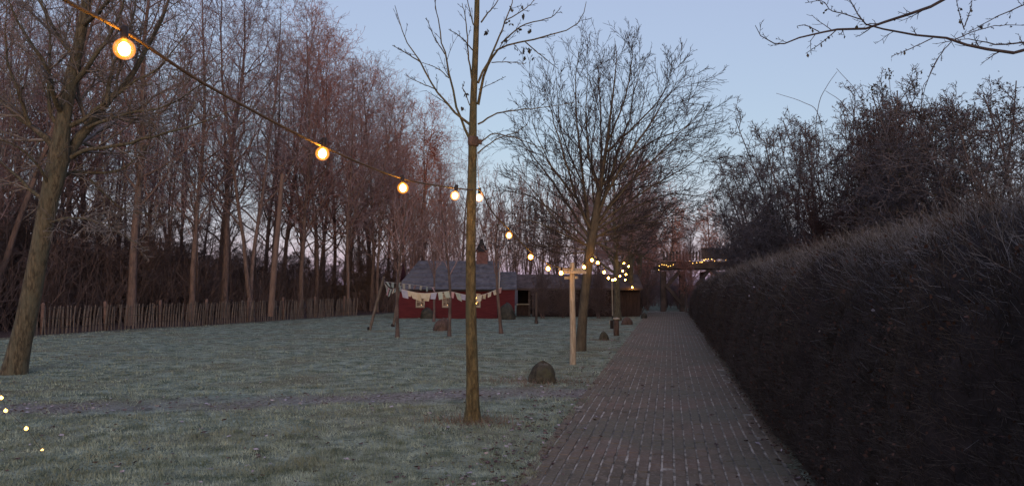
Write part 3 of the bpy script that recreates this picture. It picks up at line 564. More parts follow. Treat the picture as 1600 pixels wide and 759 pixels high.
def make_avenue():
    tr, cr, _ = gen_tree(51, 7.5, .17, lean=(.06, 0), clear=.26, limbs=34, lang=.95, llen=.48, lup=.04, tw=.0075, sub=(9, 8, 3), wob=.09); pr = tree_pair('avenue', ('bark_green', 'twig_wood'), tr, cr)
    for j, (px, d, top, sd, lab) in enumerate(((968, 34, 235, 51, 'bare tree with leaning trunk behind the bollard, second along the path'), (988, 39, 240, 52, 'third bare tree along the path, behind the low stump'), (1000, 44, 250, 53, 'farthest bare tree along the path, behind the dark round shrub'))):
        H = 1.6 + (444 - top) / F * d
        put_tree('avenue_tree', pr, B(px - 4, d), j * .5 - .3, H / 7.5, lab, 'bare trees along the path')
make_avenue()
def make_overhang():
    rng = np.random.default_rng(21); d = 7.6
    base = np.array((4.6, 7.2, 0.))
    pl = [([(1780, 60), (1720, 68), (1660, 74), (1600, 78), (1575, 80), (1528, 75), (1491, 63), (1457, 57), (1391, 51), (1359, 41), (1345, 30), (1328, 3), (1318, -20)], .022), ([(1640, -110), (1560, -50), (1475, 0), (1443, 13), (1391, 34), (1359, 41), (1306, 47), (1280, 53), (1233, 65), (1217, 70), (1193, 58), (1180, 40)], .020),
          ([(1700, 62), (1640, 62), (1600, 66), (1559, 70), (1522, 62), (1496, 62)], .012), ([(1680, -30), (1620, 0), (1600, 7), (1549, 32), (1512, 50)], .011), ([(1507, 47), (1500, 25), (1493, -5)], .006), ([(1507, 42), (1515, 20), (1520, -5)], .006), ([(1350, 32), (1320, 22), (1298, 16), (1285, 2), (1258, 5)], .006), ([(1280, 50), (1259, 40), (1246, 41)], .005),
          ([(1306, 48), (1285, 66), (1259, 84)], .006), ([(1457, 60), (1417, 79), (1393, 88)], .006), ([(1486, 66), (1465, 92), (1449, 126), (1440, 163)], .005), ([(1660, 150), (1600, 188), (1540, 212), (1470, 205)], .010), ([(1491, 63), (1520, 50), (1560, 40), (1600, 40)], .006)]
    lv = [(12, .15, .8, .09, .5, 3, .16, .05, .30), (5, .2, .8, .36, .8, 2, .2, .04, .12)]
    H = np.array([P(1850, y, 7.9) for y in (60, -60, -30, 150)])
    TR, CR, tips, LP = limb_tree(rng, base, [(1860, 470), (1862, 300), (1860, 100), (1858, -60), (1852, -300), (1846, -560)], [.36, .30, .26, .22, .14, .03], pl + [([(1860, 40), (1820, 50), (1780, 60)], .03), ([(1858, -100), (1740, -130), (1640, -110)], .03), ([(1860, 60), (1780, 62), (1700, 62)], .02), ([(1858, -20), (1760, -40), (1680, -30)], .02), ([(1860, 160), (1760, 150), (1660, 150)], .02), ([(1858, -200), (1900, -350), (1960, -480)], .05), ([(1860, -150), (1960, -260), (2080, -330)], .06)], d, .0, lv, .0028, 10)
    b2 = P(1860, 444, d); b2[2] = 0
    e = empty('overhanging_tree', base, 'dark bare branches reaching in over the hedge from a tree outside the frame', 'tree')
    lo, hi = b2 - base, P(1860, 470, d) - base; TR.append(tubes(np.array([[lo - (0, 0, .1), (lo + hi) / 2, hi]]), np.array([[.22, .19, .18]]), 10))
    p = tree_pair('over', ('twig_dark', 'twig_dark'), TR, CR); link('trunk', p[0], e); link('crown', p[1], e)
    k = rng.choice(len(tips), 60); V, Q = leaves(rng, tips[k], np.full(60, .04), 2); link('withered_leaf', mesh_np('withered_leaf', V, Q, 'leaf_dark'), e)['kind'] = 'stuff'
make_overhang()
def make_bushes():
    rng = np.random.default_rng(41)
    mk = lambda seed, tw, **k: gen_tree(seed, tw=tw, **k)
    shapes = []
    for sd in (61, 64):
        tr, cr, tips = gen_tree(sd, 6.5, .045, fork=9, spread=.27, clear=.05, limbs=16, lang=.85, llen=.30, lup=.05, tw=.0054, sub=(8, 6, 3), wob=.15, subl=(.6, .5, .5), sang=.85)
        k = rng.choice(len(tips), 2600); shapes.append((tree_pair('bush', ('twig_bush', 'twig_bush'), tr, cr), leaves(rng, tips[k] + rng.normal(0, .06, (2600, 3)), np.full(2600, .06))))
    protos = [(shapes[0], 'twig_bush', None), (shapes[1], 'twig_bush', None), (shapes[0], 'twig_brown', mesh_np('foliage', *shapes[0][1], 'leaf_brown')), (shapes[1], 'twig_bush', mesh_np('foliage', *shapes[1][1], 'leaf_dark'))]
    def recolour(e, m):
        for c in e.children: c.material_slots[0].link = 'OBJECT'; c.material_slots[0].material = M[m]
    for j, (t, px, d, top, lab) in enumerate(((0, 1222, 30, 215, 'grey twiggy bush behind the far part of the hedge, next to the tree house'), (1, 1285, 25, 160, 'tall grey bare bush standing behind the middle of the hedge'), (0, 1330, 27, 175, 'grey bare bush just behind the tallest one'), (2, 1385, 20, 165, 'brownish dense bush with withered leaves behind the hedge'), (3, 1430, 17, 150, 'dark leafy bush in the middle of the row behind the hedge'),
                                             (2, 1475, 20, 190, 'brown dense bush between the dark leafy ones behind the hedge'), (3, 1535, 14.5, 125, 'dark leafy bush with open crown under the overhanging branches'), (3, 1610, 13, 112, 'dark leafy bush cut by the photo edge behind the hedge'), (1, 1700, 14, 110, ''), (0, 1190, 36, 290, 'low grey bush at the far end of the hedge'), (1, 1170, 42, 345, 'grey bush between the tree house and the far end of the hedge'), (2, 1345, 19, 260, 'low brown bush pressed against the back of the hedge'))):
        if not lab: continue
        h = 1.6 + (444 - top) / F * d; s = h / 6.3; e = put_tree('bush', protos[t][0][0], B(px, d), rng.uniform(0, 6), s, lab, 'bushes behind the hedge', 'bush')
        recolour(e, protos[t][1])
        if protos[t][2]: link('foliage', protos[t][2], e)
    # long arching shoots above the grey bush
    o = B(1300, 23); e = empty('bramble_shoots', o, 'long thin arching shoots rising above the grey bushes behind the hedge', 'shoots'); 
    for pl in ([(1300, 380), (1292, 260), (1279, 180), (1255, 160), (1213, 146)], [(1290, 380), (1275, 230), (1279, 165), (1292, 135), (1308, 112)], [(1375, 380), (1368, 240), (1345, 155), (1307, 107)], [(1400, 380), (1395, 220), (1380, 180), (1363, 134)], [(1420, 380), (1402, 200), (1392, 150), (1389, 108)], [(1340, 380), (1330, 220), (1318, 165), (1290, 142)], [(1450, 380), (1440, 165), (1452, 120), (1478, 70)]):
        q = curve([P(x, y, 23) for x, y in pl], 20) - o; link('shoot', mesh_np('shoot', *tubes(q[None], np.linspace(.014, .006, 20)[None], 4), 'twig_bush'), e)
    V, Q = leaves(rng, np.concatenate([P(x, y, 23) - o + rng.normal(0, .045, (14, 3)) for x, y in ((1362, 136), (1363, 146), (1356, 155), (1389, 112), (1390, 120))]), np.full(70, .085)); link('withered_leaf', mesh_np('withered_leaf', V, Q, 'leaf_dark'), e)['kind'] = 'stuff'
    # thicket in the wood: the same bushes, browner and low
    for k in range(48):
        px = -180 + 830 * (k + rng.random()) / 48; d = np.interp(px, [-250, 50, 555, 620], [23, 29, 44, 47]) + 9 * rng.random() + (3 if px > 380 else 0); hh = rng.uniform(3.0, 5.6) if px < 330 else rng.uniform(2.2, 4.4)
        e = put_tree('thicket_bush', shapes[k % 2][0], B(px, d), rng.uniform(0, 6), (hh / 5, hh / 5, hh / 6.3), 'low brown thicket bush in the wood behind the fence', 'thicket bushes behind the fence', 'bush'); recolour(e, 'brush')
    for k, (px, d, hh, lb) in enumerate(((848, 36, 2.2, 'left of the wooden light post'), (880, 36.5, 1.8, 'behind the wooden light post'), (935, 36.5, 2.2, 'right of the broad tree'), (1000, 41, 2.4, 'at the right end of the shed'))):
        e = put_tree('shed_bush', shapes[k % 2][0], B(px, d), rng.uniform(0, 6), (hh / 6, hh / 6, hh / 6), 'brown twiggy bush in front of the dark shed ' + lb, 'bushes in front of the shed', 'bush'); recolour(e, 'brush')
    for k, (px, d, hh) in enumerate(((1010, 50, 2.6), (1040, 53, 2.2), (1075, 51, 2.0), (1100, 52, 2.2), (1168, 50, 2.8), (1060, 50, 2.6), (985, 48, 2.6), (1195, 46, 4), (1020, 58, 4))):
        e = put_tree('thicket_bush', shapes[k % 2][0], B(px, d), rng.uniform(0, 6), (hh / 5, hh / 5, hh / 6.3), 'low brown thicket bush around the foot of the tree house', 'thicket bushes around the tree house', 'bush'); recolour(e, 'twig_wood')
make_bushes()

# ------------------------------------------------------------------ clipped hedge
def make_hedge():
    rng = np.random.default_rng(9)
    prof = curve([(1.0, 0), (.93, .25), (.97, .7), (1.08, 1.2), (1.27, 1.62), (1.55, 1.88), (1.95, 2.0), (2.5, 2.06), (3.1, 1.95), (3.45, 1.4), (3.5, 0)], 60)
    arc = np.concatenate([[0], np.cumsum(np.linalg.norm(np.diff(prof, axis=0), axis=1))]); arc /= arc[-1]
    def surf(u, y, inset=0.):
        x = np.interp(u, arc, prof[:, 0]); z = np.interp(u, arc, prof[:, 1]); e = .004
        tx = np.interp(u + e, arc, prof[:, 0]) - np.interp(u - e, arc, prof[:, 0]); tz = np.interp(u + e, arc, prof[:, 1]) - np.interp(u - e, arc, prof[:, 1])
        n = norm(np.stack([-tz, np.zeros_like(tx), tx], -1))
        bump = .07 * np.sin(1.6 * y + 5 * u) + .05 * np.sin(3.7 * y - 9 * u + 1) + .04 * np.sin(8.3 * y + 15 * u) * np.sin(2.3 * y) + .05 * np.sin(11 * u + .7 * y)
        bump = bump * np.interp(u, [0, .05, .25], [.25, .4, 1]); k = np.interp(y, [0, 20, 34, 39, 41.5, 42.5], [1, 1, .9, .80, .68, .35]); end = np.interp(y, [36, 42.5], [1, .75])
        x = x + n[..., 0] * (bump - inset); z = np.maximum(z + n[..., 2] * (bump - inset), 0)
        return np.stack([2.3 + (x - 2.3) * np.where(x > 2.3, end, 1), y + 0 * u, z * k], -1), n
    e = empty('clipped_hedge', (1.2, 4, 0), 'tall dark clipped hedge of bare twigs along the brick path', 'hedge'); org = np.array((1.2, 4, 0))
    us = np.linspace(0, 1, 70); ys = np.concatenate([np.linspace(.6, 12, 120), np.linspace(12.2, 42.5, 130)]); U, Y = np.meshgrid(us, ys); V, _ = surf(U, Y, .10); n = 70
    i = (np.arange(len(ys) - 1)[:, None] * n + np.arange(n - 1)[None]).ravel(); Q = np.stack([i, i + 1, i + n + 1, i + n], 1)
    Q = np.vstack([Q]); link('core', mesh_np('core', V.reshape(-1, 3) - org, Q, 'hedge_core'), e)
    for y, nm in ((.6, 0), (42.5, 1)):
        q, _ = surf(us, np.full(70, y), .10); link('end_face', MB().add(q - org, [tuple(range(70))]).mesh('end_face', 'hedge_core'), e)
    N = 112000; y = .8 * (42 / .8) ** rng.random(N); u = rng.random(N) ** .9 * .78
    p, n = surf(u, y, .09); lift = np.clip(n[:, 2], 0, 1)
    d = n * .75 + rng.normal(0, .55, (N, 3)) + np.array([0, -.15, .45]); L = rng.uniform(.06, .14, N) * (1 + 1.1 * lift * rng.random(N)) * np.interp(y, [1, 3, 7, 40], [.45, .6, 1, 1.3])
    r = np.interp(y, [1, 6, 40], [.0013, .0020, .006]); pts, rad = grow(rng, p - org, d, L, r, .0008, 1, .05, 0)
    top = (u + rng.normal(0, .05, N) > .33) & (rng.random(N) < .8)
    for nm, sel, mt in (('twigs', ~top, 'hedge_twig'), ('rimed_twigs', top, 'hedge_rime')): t = link(nm, mesh_np(nm, *tubes(pts[sel], rad[sel], 3), mt), e); t['kind'] = 'stuff'
    # long shoots above the clipped top
    k = 2000; y = 1.5 * (42 / 1.5) ** rng.random(k); u = rng.uniform(.30, .75, k); p, n = surf(u, y, .05); d = rng.normal(0, .45, (k, 3)) + np.array([-.1, -.1, 1]); pts, rad = grow(rng, p - org, d, rng.uniform(.10, .26, k), np.interp(y, [1, 6, 40], [.0012, .0019, .006]), .001, 4, .12, .02)
    a = spawn(rng, pts, rad, 5, .2, .95, .6, .35, .8, .3, .0012); bp, br = grow(rng, *a, .001, 1, .1, .02)
    t = link('shoots', mesh_np('shoots', *join([tubes(pts, rad, 3), tubes(bp, br, 3)]), 'hedge_rime'), e); t['kind'] = 'stuff'
    k = 7000; y = 1. * 42 ** rng.random(k); u = rng.random(k) * .75; p, n = surf(u, y, .02); V, Q = leaves(rng, p - org, np.interp(y, [1, 8, 40], [.018, .032, .06])); t = link('withered_leaves', mesh_np('withered_leaves', V, Q, 'leaf_brown'), e); t['kind'] = 'stuff'
    k = 26; y = 3 * 9 ** rng.random(k); u = rng.random(k) * .7; p, n = surf(u, y, -.02); V, Q = leaves(rng, p - org, np.interp(y, [2, 8, 40], [.014, .03, .05])); t = link('frosted_leaves', mesh_np('frosted_leaves', V, Q, 'litter_frost'), e); t['kind'] = 'stuff'
make_hedge()

# ------------------------------------------------------------------ young trees, bunting and lawn objects
def make_lawn_things():
    rng = np.random.default_rng(13)
    tr, cr, _ = gen_tree(91, 3.6, .048, clear=.42, limbs=16, lang=.6, llen=.38, lup=.10, tw=.006, sub=(5, 5, 0)); pA = tree_pair('orchard', ('timber', 'twig_wood'), tr, cr)
    tr, cr, _ = gen_tree(92, 3.4, .044, lean=(.1, 0), clear=.45, limbs=14, lang=.6, llen=.38, lup=.12, tw=.006, sub=(5, 5, 0)); pB = tree_pair('orchard', ('bark_wood', 'twig_wood'), tr, cr)
    for p, px, py, s, rz, lab in ((pA, 621, 527, 1.25, 0, 'small bare tree at the near corner of the bunting, next to the leaning pole'), (pB, 678, 503, 1.31, 2, 'small bare tree behind the brown stump in front of the red house'), (pA, 702, 525, 1.19, 3.1, 'small bare tree just left of the slim lamp-lit trunk'), (pB, 783, 521, 1.38, 4.4, 'small forked bare tree at the end of the bunting near the house corner')):
        put_tree('small_bare_tree', p, G(px, py), rz, s, lab, 'small bare trees carrying the bunting')
    def pole(a, b, r, lab, mt='timber'):
        e = empty('leaning_pole', a, lab, 'pole'); q = np.array([a * 0, (b - a) * .5, b - a]); q[0][2] -= .05; link('shaft', mesh_np('shaft', *tubes(q[None], np.array([[r * 1.1, r, r * .9]]), 8), mt), e)
        MB().rings([(r * 1.5, -.02), (r * 1.55, .1), (r * 1.2, .13)], 8).build('foot', 'dark', e)
    pole(G(577, 516), P(600, 432, 26.5), .05, 'thin wooden pole leaning at the end of the fence', 'paling'); pole(G(614, 511), P(626, 440, 28.6), .05, 'dark-footed pole leaning behind the near corner of the bunting', 'paling')
    pole(G(838, 505), P(838, 455, 31), .05, 'thin upright stake in front of the dark shed', 'timber'); pole(B(957, 36), P(956, 437, 36), .03, 'thin white pole in front of the dark shed', 'white')
    # bunting
    cols = ['cloth_cream', 'cloth_green', 'cloth_pink', 'cloth_blue']
    def bunting(pl, n, lab):
        q = curve([P(*a) for a in pl], 60); o = q[0].copy(); e = empty('bunting', o, lab, 'bunting', 'bunting strung between the small trees')
        link('cord', mesh_np('cord', *tubes((q - o)[None], np.full((1, 60), .008), 4), 'rope'), e)
        for i in range(n):
            t = (i + .5) / n * 59; k = int(t); c = q[k] * (1 - t + k) + q[min(k + 1, 59)] * (t - k) - o; dr = norm(q[min(k + 1, 59)] - q[k]); wd, h = rng.uniform(.14, .22), rng.uniform(.14, .26); sk = rng.normal(0, .05); bl = rng.normal(0, .04)
            nv = np.cross(dr, (0, 0, 1)); v = []
            for off in (-.004, .004):
                v += [c - dr * wd / 2 + nv * off, c + dr * wd / 2 + nv * off, c + dr * (wd * .42 + sk) + nv * (off + bl) - (0, 0, h * rng.uniform(.8, 1.1)), c - dr * (wd * .42 - sk) + nv * (off + bl) - (0, 0, h * rng.uniform(.7, 1))]
            MB().add(v, [(0, 1, 2, 3), (7, 6, 5, 4), (0, 4, 5, 1), (1, 5, 6, 2), (2, 6, 7, 3), (3, 7, 4, 0)]).build('pennant', cols[int(rng.choice(4, p=[.45, .3, .13, .12]))], e)
    bunting([(628, 452, 23.4), (660, 458, 23.6), (702, 455, 23.8)], 9, 'front strand of cream and green bunting between the two nearest small trees'); bunting([(702, 455, 23.8), (745, 462, 24.4), (784, 449, 25.1)], 10, 'bunting strand running behind the slim lamp-lit trunk to the house corner')
    bunting([(600, 442, 26.4), (611, 452, 25), (628, 446, 23.4)], 7, 'sagging bunting strand between the leaning pole and the nearest small tree'); bunting([(600, 440, 26.5), (640, 444, 28.5), (680, 449, 31)], 9, 'back strand of bunting below the house eaves')
    # stones, stumps
    def rock(name, px, py, wpx, hpx, lab, mt, seed, cat, flat=.75):
        g = G(px, py); d = np.dot(g - C0, FW); k = d / F; rr = np.random.default_rng(seed); w_, h = wpx * k / 2, hpx * k; n, m = 30, 15; v = []; ph = rr.uniform(0, 6, 6)
        for j in range(m + 1):
            t = j / m
            for i in range(n):
                a = 2 * math.pi * i / n; r = w_ * (1 - t ** 2.5) ** .56 * (1.06 + .08 * math.sin(2 * a + ph[0] + t * 2) + .06 * math.sin(3 * a + ph[1]) + .035 * math.sin(5 * a + ph[2] + 7 * t) + .03 * math.sin(9 * a - 11 * t + ph[4]) + rr.normal(0, .012)); v.append((r * math.cos(a) + .22 * w_ * t * math.sin(ph[5]), r * flat * math.sin(a), -.05 + (h + .05) * t * (1 + .05 * math.sin(a + ph[3]))))
        f = [(j * n + i, j * n + (i + 1) % n, (j + 1) * n + (i + 1) % n, (j + 1) * n + i) for j in range(m) for i in range(n)] + [tuple(m * n + i for i in range(n))]
        tag(MB().add(v, f).build(name, mt, loc=(g[0], g[1], gnd(g[0], g[1])), smooth=True), lab, cat)
    rock('boulder', 847, 597, 43, 33, 'rounded dark boulder in withered grass beside the path edge', 'stone', 1, 'boulder'); rock('boulder', 944, 531, 14, 14, 'small upright stone on the lawn between the big tree and the bollard', 'stone', 2, 'boulder')
    rock('boulder', 979, 507, 16, 12, 'low dark stone behind the bollard at the path side', 'stump', 3, 'boulder'); rock('round_shrub', 1006, 497, 9, 9, 'small dark round shrub at the far end of the path', 'leaf_dark', 4, 'shrub', 1)
    rock('tree_stump', 690, 517, 26, 20, 'broad brown stump on the lawn in front of the red house', 'stump', 5, 'stump', 1); rock('round_shrub', 668, 498, 22, 17, 'low dark shrub under the first window of the red house', 'leaf_dark', 6, 'shrub', .7)
    rock('round_shrub', 793, 499, 26, 26, 'dark rounded shrub at the corner of the red house', 'leaf_dark', 7, 'shrub', .7)
    # bollard
    g = G(963, 524); e = empty('bollard', g, 'short dark wooden bollard with frosted cap beside the path', 'bollard')
    MB().rings([(.09, -.05), (.085, .3), (.08, .50), (.07, .52)], 10, .03, rng).build('post', 'stump', e, smooth=True); MB().rings([(.11, .50), (.12, .52), (.10, .55), (.03, .565)], 10).build('cap', 'white', e, smooth=True); MB().box((-.14, .02, .34), (.1, .06, .26)).build('side_box', 'dark', e); MB().box((-.2, .02, .42), (.02, .07, .12)).build('side_plate', 'white', e)
    # light post with crossbars
    g = G(895, 569); d = np.dot(g - C0, FW); k = d / F; e = empty('light_post', g, 'pale wooden post with short crossbars carrying the light string', 'post', None, YAW)
    Zp = lambda py: (569 - py) * k
    q = curve([(0, 0, -.1), (.005, 0, .6), (-.004, 0, 1.3), (0, 0, Zp(411))], 10); link('shaft', mesh_np('shaft', *tubes(q[None], np.linspace(.066, .052, 10)[None], 8), 'pole'), e); MB().rings([(.05, 0), (.05, .012), (.01, .02)], 8, c=(0, 0, Zp(411) - .004)).build('shaft_top', 'pole', e)
    for (xa, xb, py, oy, rz) in ((-16, 21, 425.5, -.075, .02), (-11, 8, 433.5, .075, -.35), (-22, 20, 421, .075, .30)): MB().bar((xa * k, oy - .25 * rz, Zp(py) + .02 * rz), (xb * k, oy + .25 * rz, Zp(py)), .05, .055).build('crossbar', 'pole', e)
make_lawn_things()

# ------------------------------------------------------------------ tree house
def make_treehouse():
    d = 45.; k = d / F; o = B(1095, d); e = empty('tree_house', o, 'raised timber platform with railing and diagonal braces at the end of the path', 'tree house', None, YAW)
    X = lambda px: (px - 1095) * k
    Z = lambda py: CAMH + (444 - py) * k
    MB().box((X(1096), 1.1, Z(418)), (X(1158) - X(1032), 2.6, .2)).build('deck', 'timber', e); MB().box((X(1096), -.24, Z(414)), (X(1159) - X(1031), .08, .42)).build('front_beam', 'timber', e)
    for px, y in ((1036, 0), (1047, 1.8), (1066, 0), (1110, 1.8), (1146, .1), (1154, 1.8)): MB().box((X(px), y + .1, Z(424) / 2), (.27, .27, Z(424))).build('post', 'timber', e)
    for a, b in (((1140, 446), (1112, 421)), ((1088, 446), (1108, 421)), ((1064, 474), (1040, 446)), ((1042, 446), (1062, 424))): MB().bar((X(a[0]), -.08, Z(a[1])), (X(b[0]), -.08, Z(b[1])), .19, .19, (0, 1, 0)).build('brace', 'timber', e)
    MB().box((X(1127), -.26, Z(389)), (X(1160) - X(1094), .07, .1)).build('top_rail', 'timber', e); MB().box((X(1127), -.26, Z(404)), (X(1160) - X(1094), .05, .07)).build('bottom_rail', 'timber', e)
    for i in range(17): MB().box((X(1096 + i * 2.6), -.3, Z(397)), (.085, .04, Z(389) - Z(405))).build('baluster', 'timber', e)
    MB().box((X(1148), -.34, Z(398)), (X(1158) - X(1138), .03, Z(389) - Z(408))).build('side_panel', 'timber', e); MB().box((X(1149), 0, Z(392)), (.22, .22, Z(378) - Z(407))).build('corner_post', 'timber', e)
    for i, x in enumerate(np.linspace(X(1036), X(1092), 12)): MB().box((x, -.3, Z(400)), (.085, .04, .55)).build('baluster', 'timber', e)
    rng = np.random.default_rng(2)
    def fl(pts, lab, n, mt='glow_small', r=.017, grp='fairy lights on the tree house', at=None):
        q = curve(pts, 50); oo = q[0].copy(); f = empty('fairy_light_string', oo, lab, 'fairy lights', grp); link('wire', mesh_np('wire', *tubes((q - oo)[None], np.full((1, 50), .003), 4), 'wire'), f)
        bm = MB().rings([(.005, -r), (r, -r * .4), (r, r * .3), (.004, r * 1.2)], 8).mesh('bulb', mt, True)
        for i in range(n): c = (at[i] if at else q[int((i + .5) / n * 49)]) - oo; link('bulb', bm, f, c + (0 if at else rng.normal(0, .02, 3)))
    fl([P(1028 + 0, 424, 44.6), P(1033, 414, 44.6), P(1040, 414, 44.6), P(1046, 416, 44.6), P(1055, 412, 44.6)], 'short yellow fairy light string climbing the left end of the platform', 8)
    fl([P(1076, 408, 44.6), P(1086, 411, 44.6), P(1096, 409, 44.6), P(1102, 406, 44.6)], 'yellow fairy light string in the middle of the platform', 6)
    fl([P(1096, 410, 44.5), P(1106, 405, 44.5), P(1120, 408, 44.5), P(1132, 406, 44.5), P(1145, 409, 44.5), P(1159, 406, 44.5)], 'yellow fairy light string along the railing of the platform', 15)
    fl([P(-60, 520, 7.3), P(-8, 590, 7.35), P(3, 618, 7.4), P(12, 641, 7.4), P(41, 669, 7.4), P(66, 703, 7.42), P(90, 722, 7.2)], 'fairy light wire trailing down onto the grass at the photo corner', 6, 'glow_small', .017, 'fairy lights on the lawn', [P(-4, 598, 7.35), P(2, 621, 7.4), P(9, 641, 7.4), P(41, 669, 7.4), P(66, 704, 7.42), P(-30, 555, 7.3)])
make_treehouse()

# ------------------------------------------------------------------ festoon light string
def make_lights():
    sm = MB().rings([(.016, -.012), (.019, 0), (.019, .055), (.012, .062)], 12).mesh('socket', 'socket', True)
    prof = [(.004, -.104), (.022, -.098), (.039, -.078), (.045, -.053), (.041, -.027), (.026, -.004), (.017, .004)]
    gm = MB().rings([(.002, -.0985)] + [(.052 * math.sin(a), -.046 - .052 * math.cos(a)) for a in np.linspace(.25, 2.85, 12)] + [(.003, .009)], 18).mesh('bulb', 'halo_shell', True); cm = MB().rings([(r * .62, -.048 + (z + .052) * .6) for r, z in prof], 14).mesh('glow', 'core', True)  # globe made oversized, its glow shaped as a halo around the small core
    def string(pts, bulbs, lab, ncur, r=.009, tilt=.12):
        q = curve([P(*p) for p in pts], ncur); o = q[0].copy(); e = empty('light_string', o, lab, 'light string', 'warm festoon light strings'); rng = np.random.default_rng(int(pts[0][0]))
        link('cable', mesh_np('cable', *tubes((q - o)[None], np.full((1, ncur), r), 6), 'cable'), e)
        for b in bulbs:
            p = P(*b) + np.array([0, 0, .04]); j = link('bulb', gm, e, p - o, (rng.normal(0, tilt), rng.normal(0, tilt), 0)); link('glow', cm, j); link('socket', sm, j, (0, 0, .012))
            c = q[np.argmin(np.linalg.norm(q - p - (0, 0, .05), axis=1))]; MB().bar(p - o + (0, 0, .07), c - o, .016).build('hanger', 'socket', e)
    string([(40, -40, 3.1), (110, 5, 3.4), (205, 56, 3.8), (330, 137, 4.5), (505, 229, 5.7), (629, 279, 7.0), (712, 294, 8.3), (741, 297, 8.9)], [(194, 76, 3.72), (505, 239, 5.65), (629, 293, 6.95), (712, 305, 8.25)], 'thick light cable crossing the wood from the photo corner to the slim young tree', 90)
    string([(742, 296, 9.0), (752, 300, 9.2), (770, 332, 10.), (795, 358, 11), (829, 393, 12.7), (856, 412, 14.), (878, 418, 15.), (895, 418, 15.55)], [(749, 308, 9.15), (795, 367, 11), (829, 401, 12.7), (856, 419, 14.), (877, 426, 15.0)], 'light string sagging from the slim young tree down to the wooden post', 70)
    string([(895, 418, 15.6), (912, 410, 16.7), (925, 399, 18.2), (930, 400, 18.6), (944, 419, 21), (951, 429, 23.5), (958, 432, 26), (962, 431, 27.5), (969, 425, 29.5), (973, 417, 31.5), (976, 405, 33.5)], [(912.5, 417, 16.7), (924.6, 406, 18.2), (934, 410, 18.9), (944, 425, 21), (950.7, 434, 23.5), (957.8, 437, 26), (961.7, 436, 27.5), (968.6, 431, 29.5), (972.8, 423, 31.5), (975, 411, 33.3)], 'light string dipping between the broad tree and the next tree along the path', 70)
    string([(976, 405, 33.6), (982.5, 411, 34.5), (978, 424, 35.5), (977, 433, 36.5), (988, 445, 38), (992, 441, 39), (999, 436, 41)], [(982.5, 416, 34.5), (978, 428.5, 35.5), (977, 437, 36.3), (988, 448.5, 38), (992, 445, 39)], 'farthest light string hanging down among the trees along the path', 50)
    q = curve([P(742, 226, 8.95), P(746, 250, 9.05), P(749, 296, 9.2)], 12); o = q[0].copy(); e = empty('stay_rope', o, 'thin pale rope holding up the light string at the slim young tree', 'rope'); link('strand', mesh_np('strand', *tubes((q - o)[None], np.full((1, 12), .004), 5), 'rope'), e)
make_lights()

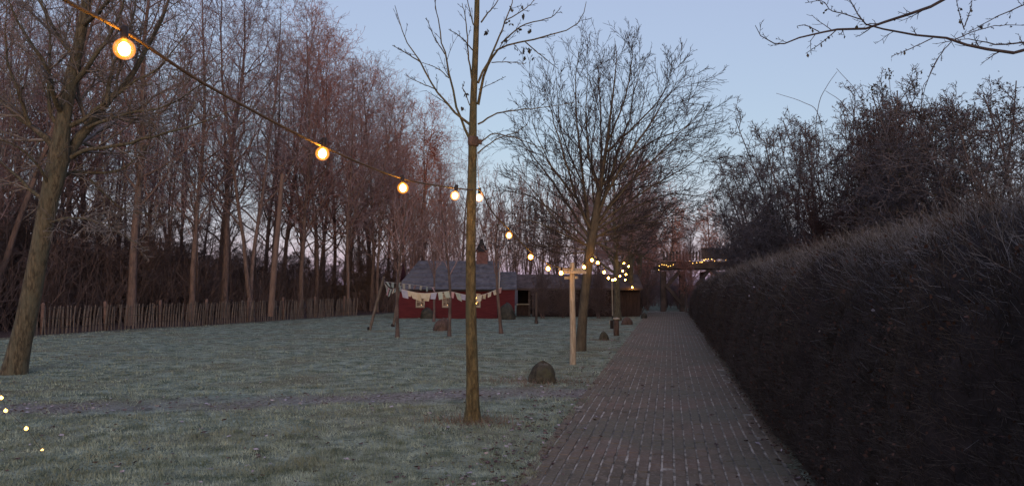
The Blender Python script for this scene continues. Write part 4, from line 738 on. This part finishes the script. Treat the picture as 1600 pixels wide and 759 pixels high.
# ------------------------------------------------------------------ grass and fallen leaves
def px_ground(rng, n, x0, x1, y0, y1):
    px = rng.uniform(x0, x1, n); py = rng.uniform(y0, y1, n); v = FW + RT * ((px - 800) / F)[:, None] + UP * ((379.5 - py) / F)[:, None]
    return C0 + v * (-CAMH / v[:, 2])[:, None]
def side_of(p, A, Bp): t = norm(Bp[:2] - A[:2]); return (p[:, 0] - A[0]) * -t[1] + (p[:, 1] - A[1]) * t[0]
def make_grass():
    rng = np.random.default_rng(17)
    p = px_ground(rng, 430000, -350, 1350, 488, 980); dt = side_of(p, TA, TB_); ok = (p[:, 0] < -1.18 + .12 * np.sin(p[:, 1] * 3.1) * np.sin(p[:, 1] * 1.3)) & (side_of(p, FA, FB) < -.4) & (p[:, 1] < 46)
    ok &= (np.abs(dt) > .55 + .25 * np.sin(p[:, 0] * 1.7)) | (rng.random(len(p)) < .12); p = p[ok]
    d = np.hypot(p[:, 0], p[:, 1]); cl = .55 * vnoise(p[:, 0], p[:, 1], 3.3, 2) + .45 * vnoise(p[:, 0], p[:, 1], 8.7, 4); n = len(p); p[:, 2] = gnd(p[:, 0], p[:, 1])
    h = rng.uniform(.02, .06, n) * (.35 + 1.3 * cl ** 1.5) * np.interp(d, [5, 40], [1, .8]); wd = .0035 * np.interp(d, [5, 12, 40], [1, 1.6, 4]); a = rng.uniform(0, 6.28, n); t = np.stack([np.cos(a), np.sin(a), 0 * a], 1); ln = rng.normal(0, .75, (n, 3)); ln[:, 2] = 1; ln = norm(ln)
    V = np.stack([p - t * wd[:, None] - (0, 0, .004), p + t * wd[:, None] - (0, 0, .004), p + ln * h[:, None]], 1).reshape(-1, 3)
    tag(link('grass', mesh_np('grass', V, np.arange(3 * n).reshape(n, 3), 'grass', False)), 'short frosted grass covering the lawn', 'grass', None, 'stuff')
    # fallen leaves
    q = px_ground(rng, 60000, -350, 1300, 492, 980); dt = np.abs(side_of(q, TA, TB_)); wgt = .02 + .22 * np.exp(-(dt / .55) ** 2) + .30 * np.exp(-((q[:, 0] + 1.4) / .35) ** 2) + .25 * np.exp(-(np.hypot(q[:, 0] - G(738, 661)[0], q[:, 1] - G(738, 661)[1]) / .45) ** 2) + .3 * np.exp(-(np.hypot(q[:, 0] - G(848, 594)[0], q[:, 1] - G(848, 594)[1]) / .5) ** 2)
    wgt += .22 * np.exp(-((q[:, 0] - 1.02) / .12) ** 2)
    wgt[(q[:, 0] > -1.15) & (q[:, 0] < .85)] *= .25; ok = (rng.random(len(q)) < wgt) & (side_of(q, FA, FB) < 0) & (q[:, 1] < 44); q = q[ok]; q[:, 2] = gnd(q[:, 0], q[:, 1]) + .022
    k = rng.random(len(q)) < np.where(q[:, 0] > -1.6, .9, .7); nm = 'fallen dark leaves scattered on the lawn, the worn track and the path edge'
    for m_, sel, lab in (('litter', k, nm), ('litter_frost', ~k, 'frost-whitened fallen leaves scattered on the lawn and track')):
        s = q[sel]; V, Q = leaves(rng, s, np.interp(s[:, 1], [5, 40], [.065, .10])); V = V.reshape(-1, 4, 3); V[:, :, 2] = s[:, None, 2] + (V[:, :, 2] - s[:, None, 2]) * .35; tag(link('fallen_leaves', mesh_np('fallen_leaves', V.reshape(-1, 3), Q, m_)), lab, 'leaves', None, 'stuff')
    # withered tufts round the boulder and the lone stems
    for c, n, r0, lab in ((G(848, 597), 900, .38, 'withered grass tuft round the boulder'), (G(738, 661), 500, .2, 'withered grass round the foot of the slim young tree'), (G(944, 532), 200, .25, 'withered grass tuft round the small upright stone')):
        p = np.repeat(c[None], n, 0); p[:, :2] += rng.normal(0, r0, (n, 2)) * np.array([1.25, .8]); p[:, 2] = gnd(p[:, 0], p[:, 1]); a = rng.uniform(0, 6.28, n); t = np.stack([np.cos(a), np.sin(a), 0 * a], 1) * .004; ln = rng.normal(0, .7, (n, 3)); ln[:, 2] = .8; V = np.stack([p - t, p + t, p + norm(ln) * rng.uniform(.05, .15, n)[:, None]], 1).reshape(-1, 3)
        tag(link('dry_grass_tuft', mesh_np('dry_grass_tuft', V, np.arange(3 * n).reshape(n, 3), 'grass_dry', False)), lab, 'grass', None, 'stuff')
make_grass()
